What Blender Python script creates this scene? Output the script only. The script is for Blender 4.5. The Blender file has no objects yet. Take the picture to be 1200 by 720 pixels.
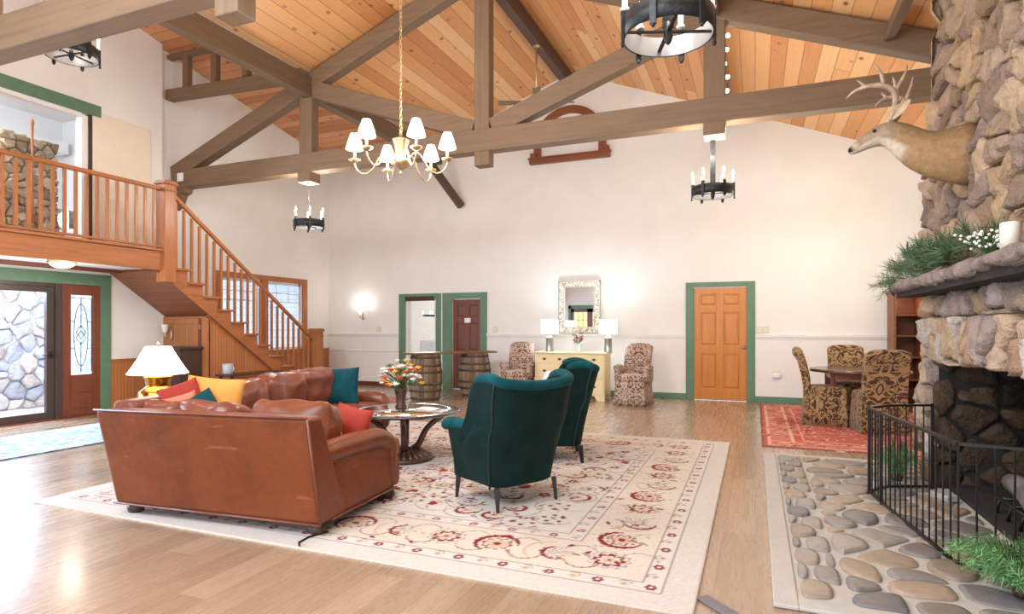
import bpy, bmesh, math, random
import numpy as np
from mathutils import Vector, Matrix, noise
PI = math.pi
C = bpy.context.scene.collection
rnd = random.Random(7)

# ------------------------------------------------------------------ colour / materials
def lin(c):
    o = []
    for v in c[:3]:
        v = v / 255.0
        o.append(v / 12.92 if v <= 0.04045 else ((v + 0.055) / 1.055) ** 2.4)
    return tuple(o) + (1.0,)

class G:
    """tiny node graph helper"""
    def __init__(s, name):
        s.m = bpy.data.materials.new(name); s.m.use_nodes = True
        s.nt = s.m.node_tree; s.nt.nodes.clear()
        s.out = s.nt.nodes.new('ShaderNodeOutputMaterial')
        s._tc = None
    def n(s, t, **kw):
        x = s.nt.nodes.new(t)
        for k, v in kw.items(): setattr(x, k, v)
        return x
    def put(s, sock, v):
        if isinstance(v, bpy.types.NodeSocket): s.nt.links.new(v, sock)
        elif v is not None:
            if hasattr(sock.default_value, '__len__') and not hasattr(v, '__len__'):
                v = (v,) * len(sock.default_value)
            if hasattr(sock.default_value, '__len__') and len(sock.default_value) == 3 and len(v) == 4: v = v[:3]
            sock.default_value = v
    def obj(s):
        if not s._tc: s._tc = s.n('ShaderNodeTexCoord')
        return s._tc.outputs['Object']
    def math(s, op, a, b=None, c=None):
        x = s.n('ShaderNodeMath', operation=op)
        s.put(x.inputs[0], a)
        if b is not None: s.put(x.inputs[1], b)
        if c is not None: s.put(x.inputs[2], c)
        return x.outputs[0]
    def sep(s, v):
        x = s.n('ShaderNodeSeparateXYZ'); s.put(x.inputs[0], v); return x.outputs
    def comb(s, a, b, c=0.0):
        x = s.n('ShaderNodeCombineXYZ'); s.put(x.inputs[0], a); s.put(x.inputs[1], b); s.put(x.inputs[2], c); return x.outputs[0]
    def map(s, v, scale=(1, 1, 1), rot=(0, 0, 0), loc=(0, 0, 0)):
        x = s.n('ShaderNodeMapping'); s.put(x.inputs[0], v)
        x.inputs['Scale'].default_value = scale; x.inputs['Rotation'].default_value = rot; x.inputs['Location'].default_value = loc
        return x.outputs[0]
    def noise(s, v, scale, detail=3, rough=0.55, dist=0.0):
        x = s.n('ShaderNodeTexNoise'); s.put(x.inputs['Vector'], v); x.inputs['Scale'].default_value = scale
        x.inputs['Detail'].default_value = detail; x.inputs['Roughness'].default_value = rough; x.inputs['Distortion'].default_value = dist
        return x.outputs['Fac']
    def vor(s, v, scale, feature='F1', rand=1.0):
        x = s.n('ShaderNodeTexVoronoi', feature=feature); s.put(x.inputs['Vector'], v); x.inputs['Scale'].default_value = scale
        x.inputs['Randomness'].default_value = rand
        return x
    def white(s, v):
        x = s.n('ShaderNodeTexWhiteNoise', noise_dimensions='3D'); s.put(x.inputs['Vector'], v); return x.outputs['Value']
    def ramp(s, f, stops, interp='LINEAR'):
        x = s.n('ShaderNodeValToRGB'); s.put(x.inputs[0], f); cr = x.color_ramp; cr.interpolation = interp
        while len(cr.elements) < len(stops): cr.elements.new(0.5)
        for e, (p, c) in zip(cr.elements, stops):
            e.position = p; e.color = c if len(c) == 4 else lin(c)
        return x.outputs[0]
    def mix(s, f, a, b, mode='MIX'):
        x = s.n('ShaderNodeMix', data_type='RGBA', blend_type=mode)
        s.put(x.inputs[0], f); s.put(x.inputs[6], a); s.put(x.inputs[7], b)
        return x.outputs[2]
    def bump(s, h, strength=0.3, dist=0.01):
        x = s.n('ShaderNodeBump'); x.inputs['Strength'].default_value = strength; x.inputs['Distance'].default_value = dist
        s.put(x.inputs['Height'], h); return x.outputs[0]
    def done(s, col, rough=0.5, metal=0.0, normal=None, spec=0.5, emit=None, estr=0.0, coat=0.0, sheen=0.0, trans=0.0):
        p = s.n('ShaderNodeBsdfPrincipled')
        s.put(p.inputs['Base Color'], col); s.put(p.inputs['Roughness'], rough); s.put(p.inputs['Metallic'], metal)
        s.put(p.inputs['Specular IOR Level'], spec); p.inputs['Coat Weight'].default_value = coat; p.inputs['Coat Roughness'].default_value = 0.15
        p.inputs['Sheen Weight'].default_value = sheen; p.inputs['Transmission Weight'].default_value = trans
        if normal is not None: s.put(p.inputs['Normal'], normal)
        if emit is not None: s.put(p.inputs['Emission Color'], emit); s.put(p.inputs['Emission Strength'], estr)
        s.nt.links.new(p.outputs[0], s.out.inputs[0]); return s.m

def plain(name, c, rough=0.5, metal=0.0, var=0.12, vs=6.0, bump=0.0, bs=60, spec=0.5, coat=0.0, sheen=0.0):
    g = G(name); o = g.obj()
    f = g.noise(o, vs)
    d = tuple(max(0, v * (1 - var)) for v in lin(c)[:3]) + (1,)
    l = tuple(min(1, v * (1 + var)) for v in lin(c)[:3]) + (1,)
    col = g.ramp(f, [(0.3, d), (0.7, l)])
    nm = g.bump(g.noise(o, bs), bump, 0.01) if bump else None
    return g.done(col, rough, metal, nm, spec, coat=coat, sheen=sheen)

def wood(name, c, dark=0.65, axis=0, rough=0.4, scale=1.0, spec=0.5, coat=0.0):
    g = G(name); o = g.obj()
    sc = [14 * scale] * 3; sc[axis] = 0.9 * scale
    v = g.map(o, tuple(sc))
    f = g.noise(v, 1.6, 5, 0.6, 0.6)
    f2 = g.noise(g.map(o, (1, 1, 1)), 1.2, 2)
    c0 = lin(c); d = tuple(x * dark for x in c0[:3]) + (1,); l = tuple(min(1, x * 1.18) for x in c0[:3]) + (1,)
    col = g.mix(g.math('MULTIPLY', f2, 0.35), g.ramp(f, [(0.25, d), (0.5, c0), (0.8, l)]), d)
    return g.done(col, rough, 0, g.bump(f, 0.12, 0.004), spec, coat=coat)

def emis(name, c, s, base=None):
    g = G(name); return g.done(lin(base or c), 0.5, emit=lin(c), estr=s)

def planks(name, across, along, width, length, stops, knots=False, rough=0.45, groove=0.03, grain=0.35, coat=0.0, beads=False):
    """boards running along one object axis, each with its own tone"""
    g = G(name); o = g.sep(g.obj()); a, l = o[across], o[along]
    u = g.math('DIVIDE', a, width); row = g.math('FLOOR', u); fr = g.math('FRACT', u)
    off = g.white(g.comb(row, 3.1, 0.0))
    v = g.math('ADD', g.math('DIVIDE', l, length), g.math('MULTIPLY', off, 7.0)); seg = g.math('FLOOR', v); fv = g.math('FRACT', v)
    tone = g.white(g.comb(row, seg, 1.0))
    gv = g.comb(g.math('MULTIPLY', a, 1.0 / width * 2.4), g.math('MULTIPLY', l, 0.9), g.math('MULTIPLY', tone, 9.0))
    gr = g.noise(gv, 2.2, 4, 0.65, 1.2)
    t = g.math('ADD', g.math('MULTIPLY', tone, 1 - grain), g.math('MULTIPLY', gr, grain))
    col = g.ramp(t, stops)
    if knots:
        kv = g.comb(g.math('MULTIPLY', a, 4.2), g.math('MULTIPLY', l, 2.6), g.math('MULTIPLY', row, 3.7))
        k = g.vor(kv, 1.0)
        kf = g.ramp(k.outputs['Distance'], [(0.05, (0.0, 0.0, 0.0, 1)), (0.15, (1, 1, 1, 1))])
        col = g.mix(kf, lin((120, 66, 36)), col)
        ring = g.math('SINE', g.math('MULTIPLY', gr, 40.0))
        col = g.mix(g.math('MULTIPLY', g.math('ADD', ring, 1.0), 0.07), col, lin((170, 95, 50)))
    e = g.math('MINIMUM', fr, g.math('SUBTRACT', 1.0, fr))
    ge = g.math('LESS_THAN', e, groove)
    e2 = g.math('MINIMUM', fv, g.math('SUBTRACT', 1.0, fv))
    ge2 = g.math('LESS_THAN', e2, groove * width / length)
    gm = g.math('MAXIMUM', ge, ge2)
    dk = g.mix(1.0, col, (0.45, 0.38, 0.33, 1), 'MULTIPLY')
    col = g.mix(g.math('MULTIPLY', gm, 0.8), col, dk)
    h = g.math('SUBTRACT', g.math('MULTIPLY', gr, 0.15), gm)
    return g.done(col, rough, 0, g.bump(h, 0.35, 0.006), coat=coat)

M = {}
M['wall'] = plain('wall_paint', (238, 236, 232), 0.85, var=0.03, vs=1.5, bump=0.05, bs=40)
M['wainscot'] = plain('wainscot_paint', (236, 233, 229), 0.6, var=0.02)
M['trimw'] = plain('white_trim_paint', (236, 233, 230), 0.5, var=0.03)
M['green'] = plain('sage_green_paint', (96, 130, 104), 0.5, var=0.08, vs=9)
M['beam'] = wood('taupe_beam_x', (126, 102, 78), 0.72, 0, 0.6)
M['beamy'] = wood('taupe_beam_y', (112, 90, 68), 0.72, 1, 0.6)
M['beamz'] = wood('taupe_beam_z', (126, 102, 78), 0.72, 2, 0.6)
M['beamd'] = wood('brown_ridge_beam', (92, 70, 60), 0.6, 1, 0.6)
pine = [(0.1, (192, 122, 68)), (0.35, (216, 154, 96)), (0.65, (230, 176, 120)), (0.9, (238, 198, 148))]
M['roof'] = planks('pine_ceiling_boards_lengthwise', 0, 1, 0.19, 6.5, pine, True, 0.5, 0.028)
M['roofx'] = planks('pine_ceiling_boards_crosswise', 1, 0, 0.19, 5.0, [(0.1, (184, 116, 72)), (0.5, (212, 146, 98)), (0.9, (230, 174, 128))], True, 0.5, 0.035)
M['oak'] = wood('orange_stained_oak_y', (180, 112, 64), 0.6, 1, 0.35)
M['oakz'] = wood('orange_stained_oak_z', (180, 112, 64), 0.6, 2, 0.35)
M['oakx'] = wood('orange_stained_oak_x', (180, 112, 64), 0.6, 0, 0.35)
M['bead'] = planks('stained_beadboard', 1, 2, 0.055, 9, [(0, (170, 106, 62)), (1, (196, 130, 82))], groove=0.06, grain=0.5)
M['beadx'] = planks('stained_beadboard_cross', 0, 2, 0.055, 9, [(0, (160, 102, 62)), (1, (186, 124, 80))], groove=0.06, grain=0.5)
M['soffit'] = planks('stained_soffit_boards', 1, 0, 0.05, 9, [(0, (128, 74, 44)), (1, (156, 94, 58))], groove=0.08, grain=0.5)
M['door'] = wood('honey_pine_door', (204, 128, 46), 0.72, 2, 0.35)
M['doord'] = wood('dark_cherry_door', (118, 62, 42), 0.6, 2, 0.4)
M['entry'] = wood('mahogany_entry', (128, 68, 48), 0.6, 2, 0.35)
M['frame_dark'] = plain('dark_bronze_frame', (70, 58, 54), 0.4)
M['iron'] = plain('blackened_iron', (52, 54, 56), 0.45, 0.6, var=0.3, vs=30, bump=0.3)
M['black'] = plain('black_powdercoat', (22, 22, 24), 0.4)
M['brass'] = plain('aged_brass', (206, 182, 142), 0.3, 0.85, var=0.15)
M['brassgold'] = plain('polished_brass', (190, 128, 48), 0.16, 1.0, var=0.2, vs=9, bump=0.08)
M['silver'] = plain('brushed_silver', (176, 176, 166), 0.3, 0.9)
M['whitem'] = plain('white_enamel', (238, 238, 236), 0.4, var=0.03)
M['ringin'] = plain('pale_ring_lining', (150, 149, 150), 0.35, 0.5, var=0.1)
M['cream'] = plain('cream_dresser_paint', (236, 216, 168), 0.4, var=0.04)
M['bulb'] = emis('lit_bulb', (255, 244, 220), 14)
M['shade'] = emis('lit_linen_shade', (255, 246, 232), 1.5, (250, 244, 235))
M['shadew'] = emis('lit_small_shade', (255, 246, 234), 2.4, (250, 245, 240))
M['shadec'] = emis('lit_cool_shade', (232, 244, 255), 1.1, (240, 245, 250))
M['dome'] = emis('lit_dome_glass', (255, 240, 215), 2.2, (250, 245, 240))
M['candle'] = plain('ivory_candle', (236, 230, 214), 0.5, var=0.04)
M['paper'] = plain('white_paper', (240, 240, 240), 0.7, var=0.02)
M['green_leaf'] = plain('leaf_green', (74, 104, 58), 0.55, var=0.3, vs=20)
M['pine_needle'] = plain('pine_needles', (80, 108, 74), 0.6, var=0.4, vs=14)
M['fern'] = plain('bright_fern', (122, 176, 112), 0.6, var=0.35, vs=14)
M['twig'] = plain('brown_twig', (96, 72, 52), 0.8)
M['berry'] = plain('white_blossom', (240, 240, 236), 0.6, var=0.05)
M['yellow'] = plain('yellow_petal', (244, 206, 84), 0.6)
M['orangep'] = plain('orange_petal', (228, 104, 48), 0.6)
M['pinkp'] = plain('pink_petal', (206, 84, 110), 0.6)
M['darkwood'] = wood('dark_walnut', (74, 52, 42), 0.6, 2, 0.35)
M['tablewood'] = wood('mahogany_table', (92, 60, 46), 0.65, 0, 0.25, coat=0.25)
M['cherry'] = wood('cherry_wood', (134, 72, 50), 0.65, 2, 0.35)
M['archw'] = wood('brown_arch_wood', (140, 80, 44), 0.65, 0, 0.45)
M['mortar'] = plain('grey_mortar', (136, 122, 112), 0.95, var=0.2, bump=0.5)
M['grout'] = plain('pale_hearth_grout', (190, 187, 182), 0.85, var=0.07, vs=9, bump=0.3)
M['soot'] = plain('sooty_firebrick', (40, 36, 36), 0.95, var=0.4, vs=5, bump=0.5)
M['ash'] = plain('grey_slate_hearth', (120, 120, 124), 0.7, var=0.35, vs=3, bump=0.6, bs=12)
M['bark'] = plain('charred_grey_log', (108, 102, 102), 0.9, var=0.4, vs=9, bump=0.8, bs=25)
M['ceram'] = plain('speckled_glaze', (176, 178, 180), 0.35, var=0.25, vs=30)
M['switch'] = plain('almond_plate', (226, 218, 198), 0.4, var=0.02)
M['deck'] = planks('pale_deck', 1, 0, 0.14, 3, [(0, (206, 206, 210)), (1, (232, 232, 234))])
M['siding'] = planks('pale_clapboard', 2, 0, 0.18, 30, [(0, (214, 222, 232)), (1, (226, 232, 240))])
M['rubber'] = plain('grey_cover', (112, 104, 108), 0.5)
M['plaster_room'] = plain('side_room_paint', (240, 240, 240), 0.8, var=0.02)
M['linen'] = plain('white_chair_fabric', (222, 222, 228), 0.9, var=0.05)
M['blueglass'] = plain('pale_teal_glass', (196, 222, 214), 0.1, var=0.05)

def m_leather(name, c, rough=0.34):
    g = G(name); o = g.obj()
    f = g.noise(o, 2.2, 4, 0.6); f2 = g.noise(o, 9, 3, 0.6, 0.4)
    c0 = lin(c); d = tuple(x * 0.6 for x in c0[:3]) + (1,); l = tuple(min(1, x * 1.25) for x in c0[:3]) + (1,)
    col = g.ramp(g.math('ADD', g.math('MULTIPLY', f, 0.65), g.math('MULTIPLY', f2, 0.35)), [(0.3, d), (0.5, c0), (0.7, l)])
    sc = g.noise(g.map(o, (1.5, 1.5, 7), (0, 0.3, 0)), 3, 2)
    scf = g.ramp(sc, [(0.67, (0, 0, 0, 1)), (0.74, (1, 1, 1, 1))])
    col = g.mix(g.math('MULTIPLY', scf, 0.12), col, lin((224, 168, 140)))
    v = g.vor(o, 260).outputs['Distance']
    w = g.noise(g.map(o, (1, 1, 1)), 5, 3, 0.6, 1.0)
    h = g.math('ADD', g.math('MULTIPLY', v, 0.03), w)
    return g.done(col, rough, 0, g.bump(h, 0.25, 0.03), coat=0.06)
M['leather'] = m_leather('cognac_leather', (118, 57, 23), 0.42)
M['leather2'] = m_leather('worn_burgundy_leather', (122, 66, 50), 0.3)

def m_velvet(name, c):
    g = G(name); o = g.obj()
    f = g.noise(o, 5, 3)
    c0 = lin(c); d = tuple(x * 0.6 for x in c0[:3]) + (1,); l = tuple(min(1, x * 1.4) for x in c0[:3]) + (1,)
    lw = g.n('ShaderNodeLayerWeight'); lw.inputs[0].default_value = 0.35
    col = g.mix(g.math('MULTIPLY', lw.outputs['Facing'], 0.14), g.ramp(f, [(0.3, d), (0.7, l)]), lin((30, 100, 100)))
    return g.done(col, 0.75, 0, g.bump(g.noise(o, 300), 0.1, 0.002), sheen=0.04, spec=0.1)
M['velvet'] = m_velvet('forest_green_velvet', (12, 34, 32))
M['velvet_hi'] = m_velvet('green_velvet_highlight', (10, 70, 76))  # same green velvet, teal highlight of edges and arm tops put into the colour
M['piping'] = plain('dark_green_piping', (8, 34, 32), 0.6)
M['teal_pillow'] = m_velvet('petrol_pillow', (14, 66, 76))
M['mustard'] = plain('mustard_cloth', (214, 154, 74), 0.85, var=0.1, bump=0.2, bs=80)
M['redcloth'] = plain('rust_red_cloth', (154, 48, 34), 0.85, var=0.12, bump=0.2, bs=80)
M['coral'] = plain('coral_cloth', (212, 120, 96), 0.85, var=0.12)
M['greycloth'] = plain('pale_grey_cloth', (196, 208, 206), 0.85, var=0.12, vs=30)

def m_damask(name, ground, figure, scale=9):
    g = G(name); o = g.obj()
    w = g.n('ShaderNodeTexWave', wave_type='RINGS', rings_direction='SPHERICAL')
    s = g.sep(g.map(o, (scale, scale, scale)))
    cell = g.comb(g.math('PINGPONG', g.math('ADD', s[0], s[1]), 1.0), g.math('PINGPONG', s[1], 1.3), g.math('PINGPONG', s[2], 1.0))
    nv = g.noise(cell, 1.7, 3, 0.6, 2.6)
    v = g.vor(cell, 2.4, 'SMOOTH_F1').outputs['Distance']
    f = g.math('ADD', g.math('MULTIPLY', nv, 1.0), g.math('MULTIPLY', v, 0.35))
    band = g.math('SINE', g.math('MULTIPLY', f, 22.0))
    gf = lin(ground); ff = lin(figure); md = tuple((a + b) * 0.42 for a, b in zip(gf, ff))[:3] + (1,)
    col = g.ramp(g.math('MULTIPLY_ADD', band, 0.5, 0.5), [(0.35, gf), (0.55, md), (0.75, ff)])
    return g.done(col, 0.8, 0, g.bump(band, 0.15, 0.004), sheen=0.15)
M['damask'] = m_damask('brown_gold_damask', (66, 40, 24), (166, 132, 88), 3.6)
M['damask2'] = m_damask('dusty_brown_damask', (92, 56, 42), (196, 170, 152), 5)

def m_attr(name, rough=0.85, var=0.25, vs=12, bump=0.6, bs=30, spec=0.4, bd=0.02):
    g = G(name); o = g.obj(); a = g.n('ShaderNodeAttribute', attribute_name='Col')
    f = g.noise(o, vs, 4, 0.65)
    k = g.ramp(f, [(0.25, (1 - var,) * 3 + (1,)), (0.75, (1 + 0.0,) * 3 + (1,))])
    col = g.mix(1.0, a.outputs['Color'], k, 'MULTIPLY')
    return g.done(col, rough, 0, g.bump(g.noise(o, bs, 4, 0.65), bump, bd), spec)
M['stone'] = m_attr('field_stone', 0.85, 0.42, 11, 0.9, 16, 0.3, 0.05)
M['flag'] = m_attr('river_flagstone', 0.42, 0.3, 14, 0.25, 30, 0.5)
M['rug'] = m_attr('woven_rug', 0.95, 0.1, 40, 0.35, 160, 0.1, 0.004)
M['hide'] = m_attr('deer_hide', 0.85, 0.4, 26, 0.6, 90, 0.15, 0.01)
M['antler'] = plain('antler_horn', (172, 150, 126), 0.5, var=0.35, vs=22, bump=0.4)
M['eye'] = plain('glass_eye', (14, 10, 8), 0.08)

def m_floor():
    g = G('vinyl_plank_floor'); o = g.sep(g.obj()); a, l = o[0], o[1]; wd, ln = 0.19, 1.5
    u = g.math('DIVIDE', a, wd); row = g.math('FLOOR', u); fr = g.math('FRACT', u)
    off = g.white(g.comb(row, 3.1, 0.0)); v = g.math('ADD', g.math('DIVIDE', l, ln), g.math('MULTIPLY', off, 7.0))
    seg = g.math('FLOOR', v); fv = g.math('FRACT', v); tone = g.white(g.comb(row, seg, 1.0))
    gr = g.noise(g.comb(g.math('MULTIPLY', a, 14.0), g.math('MULTIPLY', l, 1.2), g.math('MULTIPLY', tone, 9.0)), 1.5, 5, 0.65, 1.0)
    t = g.math('ADD', g.math('MULTIPLY', tone, 0.4), g.math('MULTIPLY', gr, 0.6))
    col = g.ramp(t, [(0.2, (148, 123, 101)), (0.5, (163, 138, 114)), (0.8, (178, 153, 128))])
    e = g.math('MINIMUM', fr, g.math('SUBTRACT', 1.0, fr)); e2 = g.math('MINIMUM', fv, g.math('SUBTRACT', 1.0, fv))
    gm = g.math('MAXIMUM', g.math('LESS_THAN', e, 0.011), g.math('LESS_THAN', e2, 0.0016))
    col = g.mix(g.math('MULTIPLY', gm, 0.45), col, lin((110, 88, 70)))
    return g.done(col, g.math('MULTIPLY_ADD', gr, 0.15, 0.2), 0, g.bump(g.math('SUBTRACT', g.math('MULTIPLY', gr, 0.2), gm), 0.1, 0.004), 0.6, coat=0.25)
M['floor'] = m_floor()

def m_barrel():
    g = G('weathered_barrel_oak'); o = g.sep(g.obj())
    ang = g.math('MULTIPLY', g.math('ARCTAN2', o[1], o[0]), 22 / (2 * PI))
    row = g.math('FLOOR', ang); fr = g.math('FRACT', ang); tone = g.white(g.comb(row, 1, 1))
    gr = g.noise(g.comb(g.math('MULTIPLY', ang, 3.0), g.math('MULTIPLY', o[2], 3.0), tone), 1.6, 4, 0.7)
    col = g.ramp(g.math('ADD', g.math('MULTIPLY', tone, 0.45), g.math('MULTIPLY', gr, 0.55)), [(0.2, (86, 66, 52)), (0.5, (128, 104, 82)), (0.85, (166, 142, 116))])
    col = g.mix(g.math('MULTIPLY', g.math('LESS_THAN', fr, 0.07), 0.8), col, lin((50, 38, 30)))
    return g.done(col, 0.8, 0, g.bump(gr, 0.3, 0.01))
M['barrel'] = m_barrel()

def m_mosaic():
    g = G('silver_mosaic_frame'); o = g.obj()
    v = g.vor(o, 45); t = g.white(v.outputs['Position'])
    col = g.ramp(t, [(0.0, (235, 232, 222)), (0.55, (206, 200, 184)), (0.8, (190, 158, 104)), (1.0, (140, 120, 96))])
    return g.done(col, 0.3, 0.4, g.bump(v.outputs['Distance'], 0.4, 0.004))
M['mosaic'] = m_mosaic()
def m_mirror():
    g = G('mirror_silver'); b = g.n('ShaderNodeBsdfGlossy'); b.inputs['Roughness'].default_value = 0.01; b.inputs['Color'].default_value = (0.9, 0.92, 0.93, 1)
    g.nt.links.new(b.outputs[0], g.out.inputs[0]); return g.m
M['mirror'] = m_mirror()
def m_glass(name='clear_pane', tint=(0.96, 0.98, 1, 1)):
    g = G(name); t = g.n('ShaderNodeBsdfTransparent'); t.inputs[0].default_value = tint
    b = g.n('ShaderNodeBsdfGlossy'); b.inputs['Roughness'].default_value = 0.02
    lw = g.n('ShaderNodeLayerWeight'); lw.inputs[0].default_value = 0.5
    f = g.math('MULTIPLY_ADD', g.math('POWER', lw.outputs['Facing'], 5.0), 0.5, 0.03)
    x = g.n('ShaderNodeMixShader'); g.nt.links.new(f, x.inputs[0]); g.nt.links.new(t.outputs[0], x.inputs[1]); g.nt.links.new(b.outputs[0], x.inputs[2])
    g.nt.links.new(x.outputs[0], g.out.inputs[0]); return g.m
M['glass'] = m_glass()
def m_textured():
    g = G('leaded_textured_glass'); o = g.obj()
    col = g.ramp(g.noise(o, 16, 3, 0.6, 0.5), [(0.3, (140, 186, 220)), (0.5, (205, 224, 238)), (0.7, (236, 240, 244))])
    return g.done(col, 0.2, emit=col, estr=0.75)
M['leaded'] = m_textured()
M['winglow'] = emis('daylit_pane', (214, 230, 250), 1.1)
M['winwarm'] = emis('warm_daylit_pane', (240, 224, 150), 0.9)

# ------------------------------------------------------------------ mesh builder
class MB:
    def __init__(s):
        s.bm = bmesh.new(); s.cl = s.bm.verts.layers.float_color.new('Col')
    def quadbox(s, P):
        vs = [s.bm.verts.new(p) for p in P]
        for f in ((0, 3, 2, 1), (4, 5, 6, 7), (0, 1, 5, 4), (1, 2, 6, 5), (2, 3, 7, 6), (3, 0, 4, 7)):
            s.bm.faces.new([vs[i] for i in f])
        return s
    def box(s, x0, x1, y0, y1, z0, z1):
        return s.quadbox([(x0, y0, z0), (x1, y0, z0), (x1, y1, z0), (x0, y1, z0), (x0, y0, z1), (x1, y0, z1), (x1, y1, z1), (x0, y1, z1)])
    def bar(s, a, b, w, h, up=(0, 0, 1)):
        a, b = Vector(a), Vector(b); d = (b - a).normalized(); u = Vector(up)
        if abs(d.dot(u)) > 0.98: u = Vector((1, 0, 0))
        r = d.cross(u).normalized(); u = r.cross(d).normalized(); P = []
        for p in (a, b):
            for i, j in ((-1, -1), (1, -1), (1, 1), (-1, 1)): P.append(p + r * (w / 2 * i) + u * (h / 2 * j))
        return s.quadbox(P)
    def tube(s, pts, rad, n=8, caps=True, smooth=True):
        pts = [Vector(p) for p in pts]
        if not hasattr(rad, '__len__'): rad = [rad] * len(pts)
        rings = []; prev = None
        for i, p in enumerate(pts):
            d = (pts[min(i + 1, len(pts) - 1)] - pts[max(i - 1, 0)]).normalized()
            if prev is None:
                ref = Vector((0, 0, 1)) if abs(d.z) < 0.9 else Vector((1, 0, 0)); r = d.cross(ref).normalized()
            else: r = (prev - d * prev.dot(d)).normalized()
            prev = r; q = d.cross(r)
            rings.append([s.bm.verts.new(p + (r * math.cos(2 * PI * k / n) + q * math.sin(2 * PI * k / n)) * rad[i]) for k in range(n)])
        for a, b in zip(rings, rings[1:]):
            for k in range(n):
                f = s.bm.faces.new((a[k], a[(k + 1) % n], b[(k + 1) % n], b[k])); f.smooth = smooth
        if caps:
            s.bm.faces.new(rings[0][::-1]); s.bm.faces.new(rings[-1])
        return s
    def lathe(s, prof, n=20, c=(0, 0, 0), smooth=True, close=True, squash=1.0):
        rings = []
        for r, z in prof:
            if r < 1e-5: rings.append([s.bm.verts.new((c[0], c[1], c[2] + z))])
            else: rings.append([s.bm.verts.new((c[0] + r * math.cos(2 * PI * k / n), c[1] + r * squash * math.sin(2 * PI * k / n), c[2] + z)) for k in range(n)])
        for a, b in zip(rings, rings[1:]):
            for k in range(n):
                k2 = (k + 1) % n
                if len(a) == 1 and len(b) == 1: continue
                if len(a) == 1: f = s.bm.faces.new((a[0], b[k2], b[k]))
                elif len(b) == 1: f = s.bm.faces.new((a[k], a[k2], b[0]))
                else: f = s.bm.faces.new((a[k], a[k2], b[k2], b[k]))
                f.smooth = smooth
        if close:
            if len(rings[0]) > 1: s.bm.faces.new(rings[0][::-1])
            if len(rings[-1]) > 1: s.bm.faces.new(rings[-1])
        return s
    def prism(s, poly, a, b, axis=0):
        """polygon in the other two axes, extruded a..b along axis"""
        def mk(p, t):
            q = [p[0], p[1]]; q.insert(axis, t); return q
        A = [s.bm.verts.new(mk(p, a)) for p in poly]; B = [s.bm.verts.new(mk(p, b)) for p in poly]
        s.bm.faces.new(A[::-1]); s.bm.faces.new(B); n = len(poly)
        for i in range(n): s.bm.faces.new((A[i], A[(i + 1) % n], B[(i + 1) % n], B[i]))
        return s
    def rbox(s, c, size, r, seg=8, crown=0.0, mat=None, wr=0.0, seed=0):
        """rounded, optionally crowned cushion"""
        hx, hy, hz = [v / 2 for v in size]; r = min(r, hx, hy, hz); n = seg; d = {}
        T = mat or Matrix.Identity(4)
        def V(i, j, k):
            key = (i, j, k)
            if key in d: return d[key]
            p = Vector((i / n * 2 - 1, j / n * 2 - 1, k / n * 2 - 1)); q = Vector((p.x * hx, p.y * hy, p.z * hz))
            inn = Vector((max(-hx + r, min(hx - r, q.x)), max(-hy + r, min(hy - r, q.y)), max(-hz + r, min(hz - r, q.z))))
            dd = q - inn
            # push grid lines into the rounded zone
            q2 = inn + (dd.normalized() * r if dd.length > 1e-9 else Vector((0, 0, 0)))
            cr = (1 - p.x ** 2) * (1 - p.y ** 2)
            if p.z > 0.3: q2.z += crown * cr
            if p.z < -0.3: q2.z -= crown * 0.5 * cr
            if wr:
                w = Vector(noise.noise_vector((q2 * 6 + Vector((seed, seed * 2.3, 0))))) * wr; q2 += w
            v = s.bm.verts.new(T @ (q2 + Vector(c))); d[key] = v; return v
        for a in range(n):
            for b in range(n):
                for quad in (((a, b, 0), (a, b + 1, 0), (a + 1, b + 1, 0), (a + 1, b, 0)), ((a, b, n), (a + 1, b, n), (a + 1, b + 1, n), (a, b + 1, n)),
                             ((a, 0, b), (a + 1, 0, b), (a + 1, 0, b + 1), (a, 0, b + 1)), ((a, n, b), (a, n, b + 1), (a + 1, n, b + 1), (a + 1, n, b)),
                             ((0, a, b), (0, a, b + 1), (0, a + 1, b + 1), (0, a + 1, b)), ((n, a, b), (n, a + 1, b), (n, a + 1, b + 1), (n, a, b + 1))):
                    try:
                        f = s.bm.faces.new([V(*q) for q in quad]); f.smooth = True
                    except ValueError: pass
        return s
    def pillow(s, w, h, t, mat, n=12):
        d = {}
        for sd in (1, -1):
            for i in range(n + 1):
                for j in range(n + 1):
                    x, y = i / n * 2 - 1, j / n * 2 - 1; edge = i in (0, n) or j in (0, n)
                    if edge and sd == -1: d[(i, j, -1)] = d[(i, j, 1)]; continue
                    z = 0 if edge else sd * t / 2 * (1 - x * x) ** 0.45 * (1 - y * y) ** 0.45
                    k = 1 - 0.07 * (1 - x * x) * abs(y) - 0.07 * (1 - y * y) * abs(x)
                    d[(i, j, sd)] = s.bm.verts.new(mat @ Vector((x * w / 2 * k, y * h / 2 * k, z)))
            for i in range(n):
                for j in range(n):
                    q = [d[(i, j, sd)], d[(i + 1, j, sd)], d[(i + 1, j + 1, sd)], d[(i, j + 1, sd)]]
                    f = s.bm.faces.new(q if sd == 1 else q[::-1]); f.smooth = True
        return s
    def loft(s, rings, col=None, caps=True):
        R = []
        for i, r in enumerate(rings):
            row = [s.bm.verts.new(p) for p in r]
            if col:
                for k, v in enumerate(row): v[s.cl] = col(i, k, len(r), v.co)
            R.append(row)
        n = len(R[0])
        for a, b in zip(R, R[1:]):
            for k in range(n):
                f = s.bm.faces.new((a[k], a[(k + 1) % n], b[(k + 1) % n], b[k])); f.smooth = True
        if caps: s.bm.faces.new(R[0][::-1]); s.bm.faces.new(R[-1])
        return s
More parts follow.
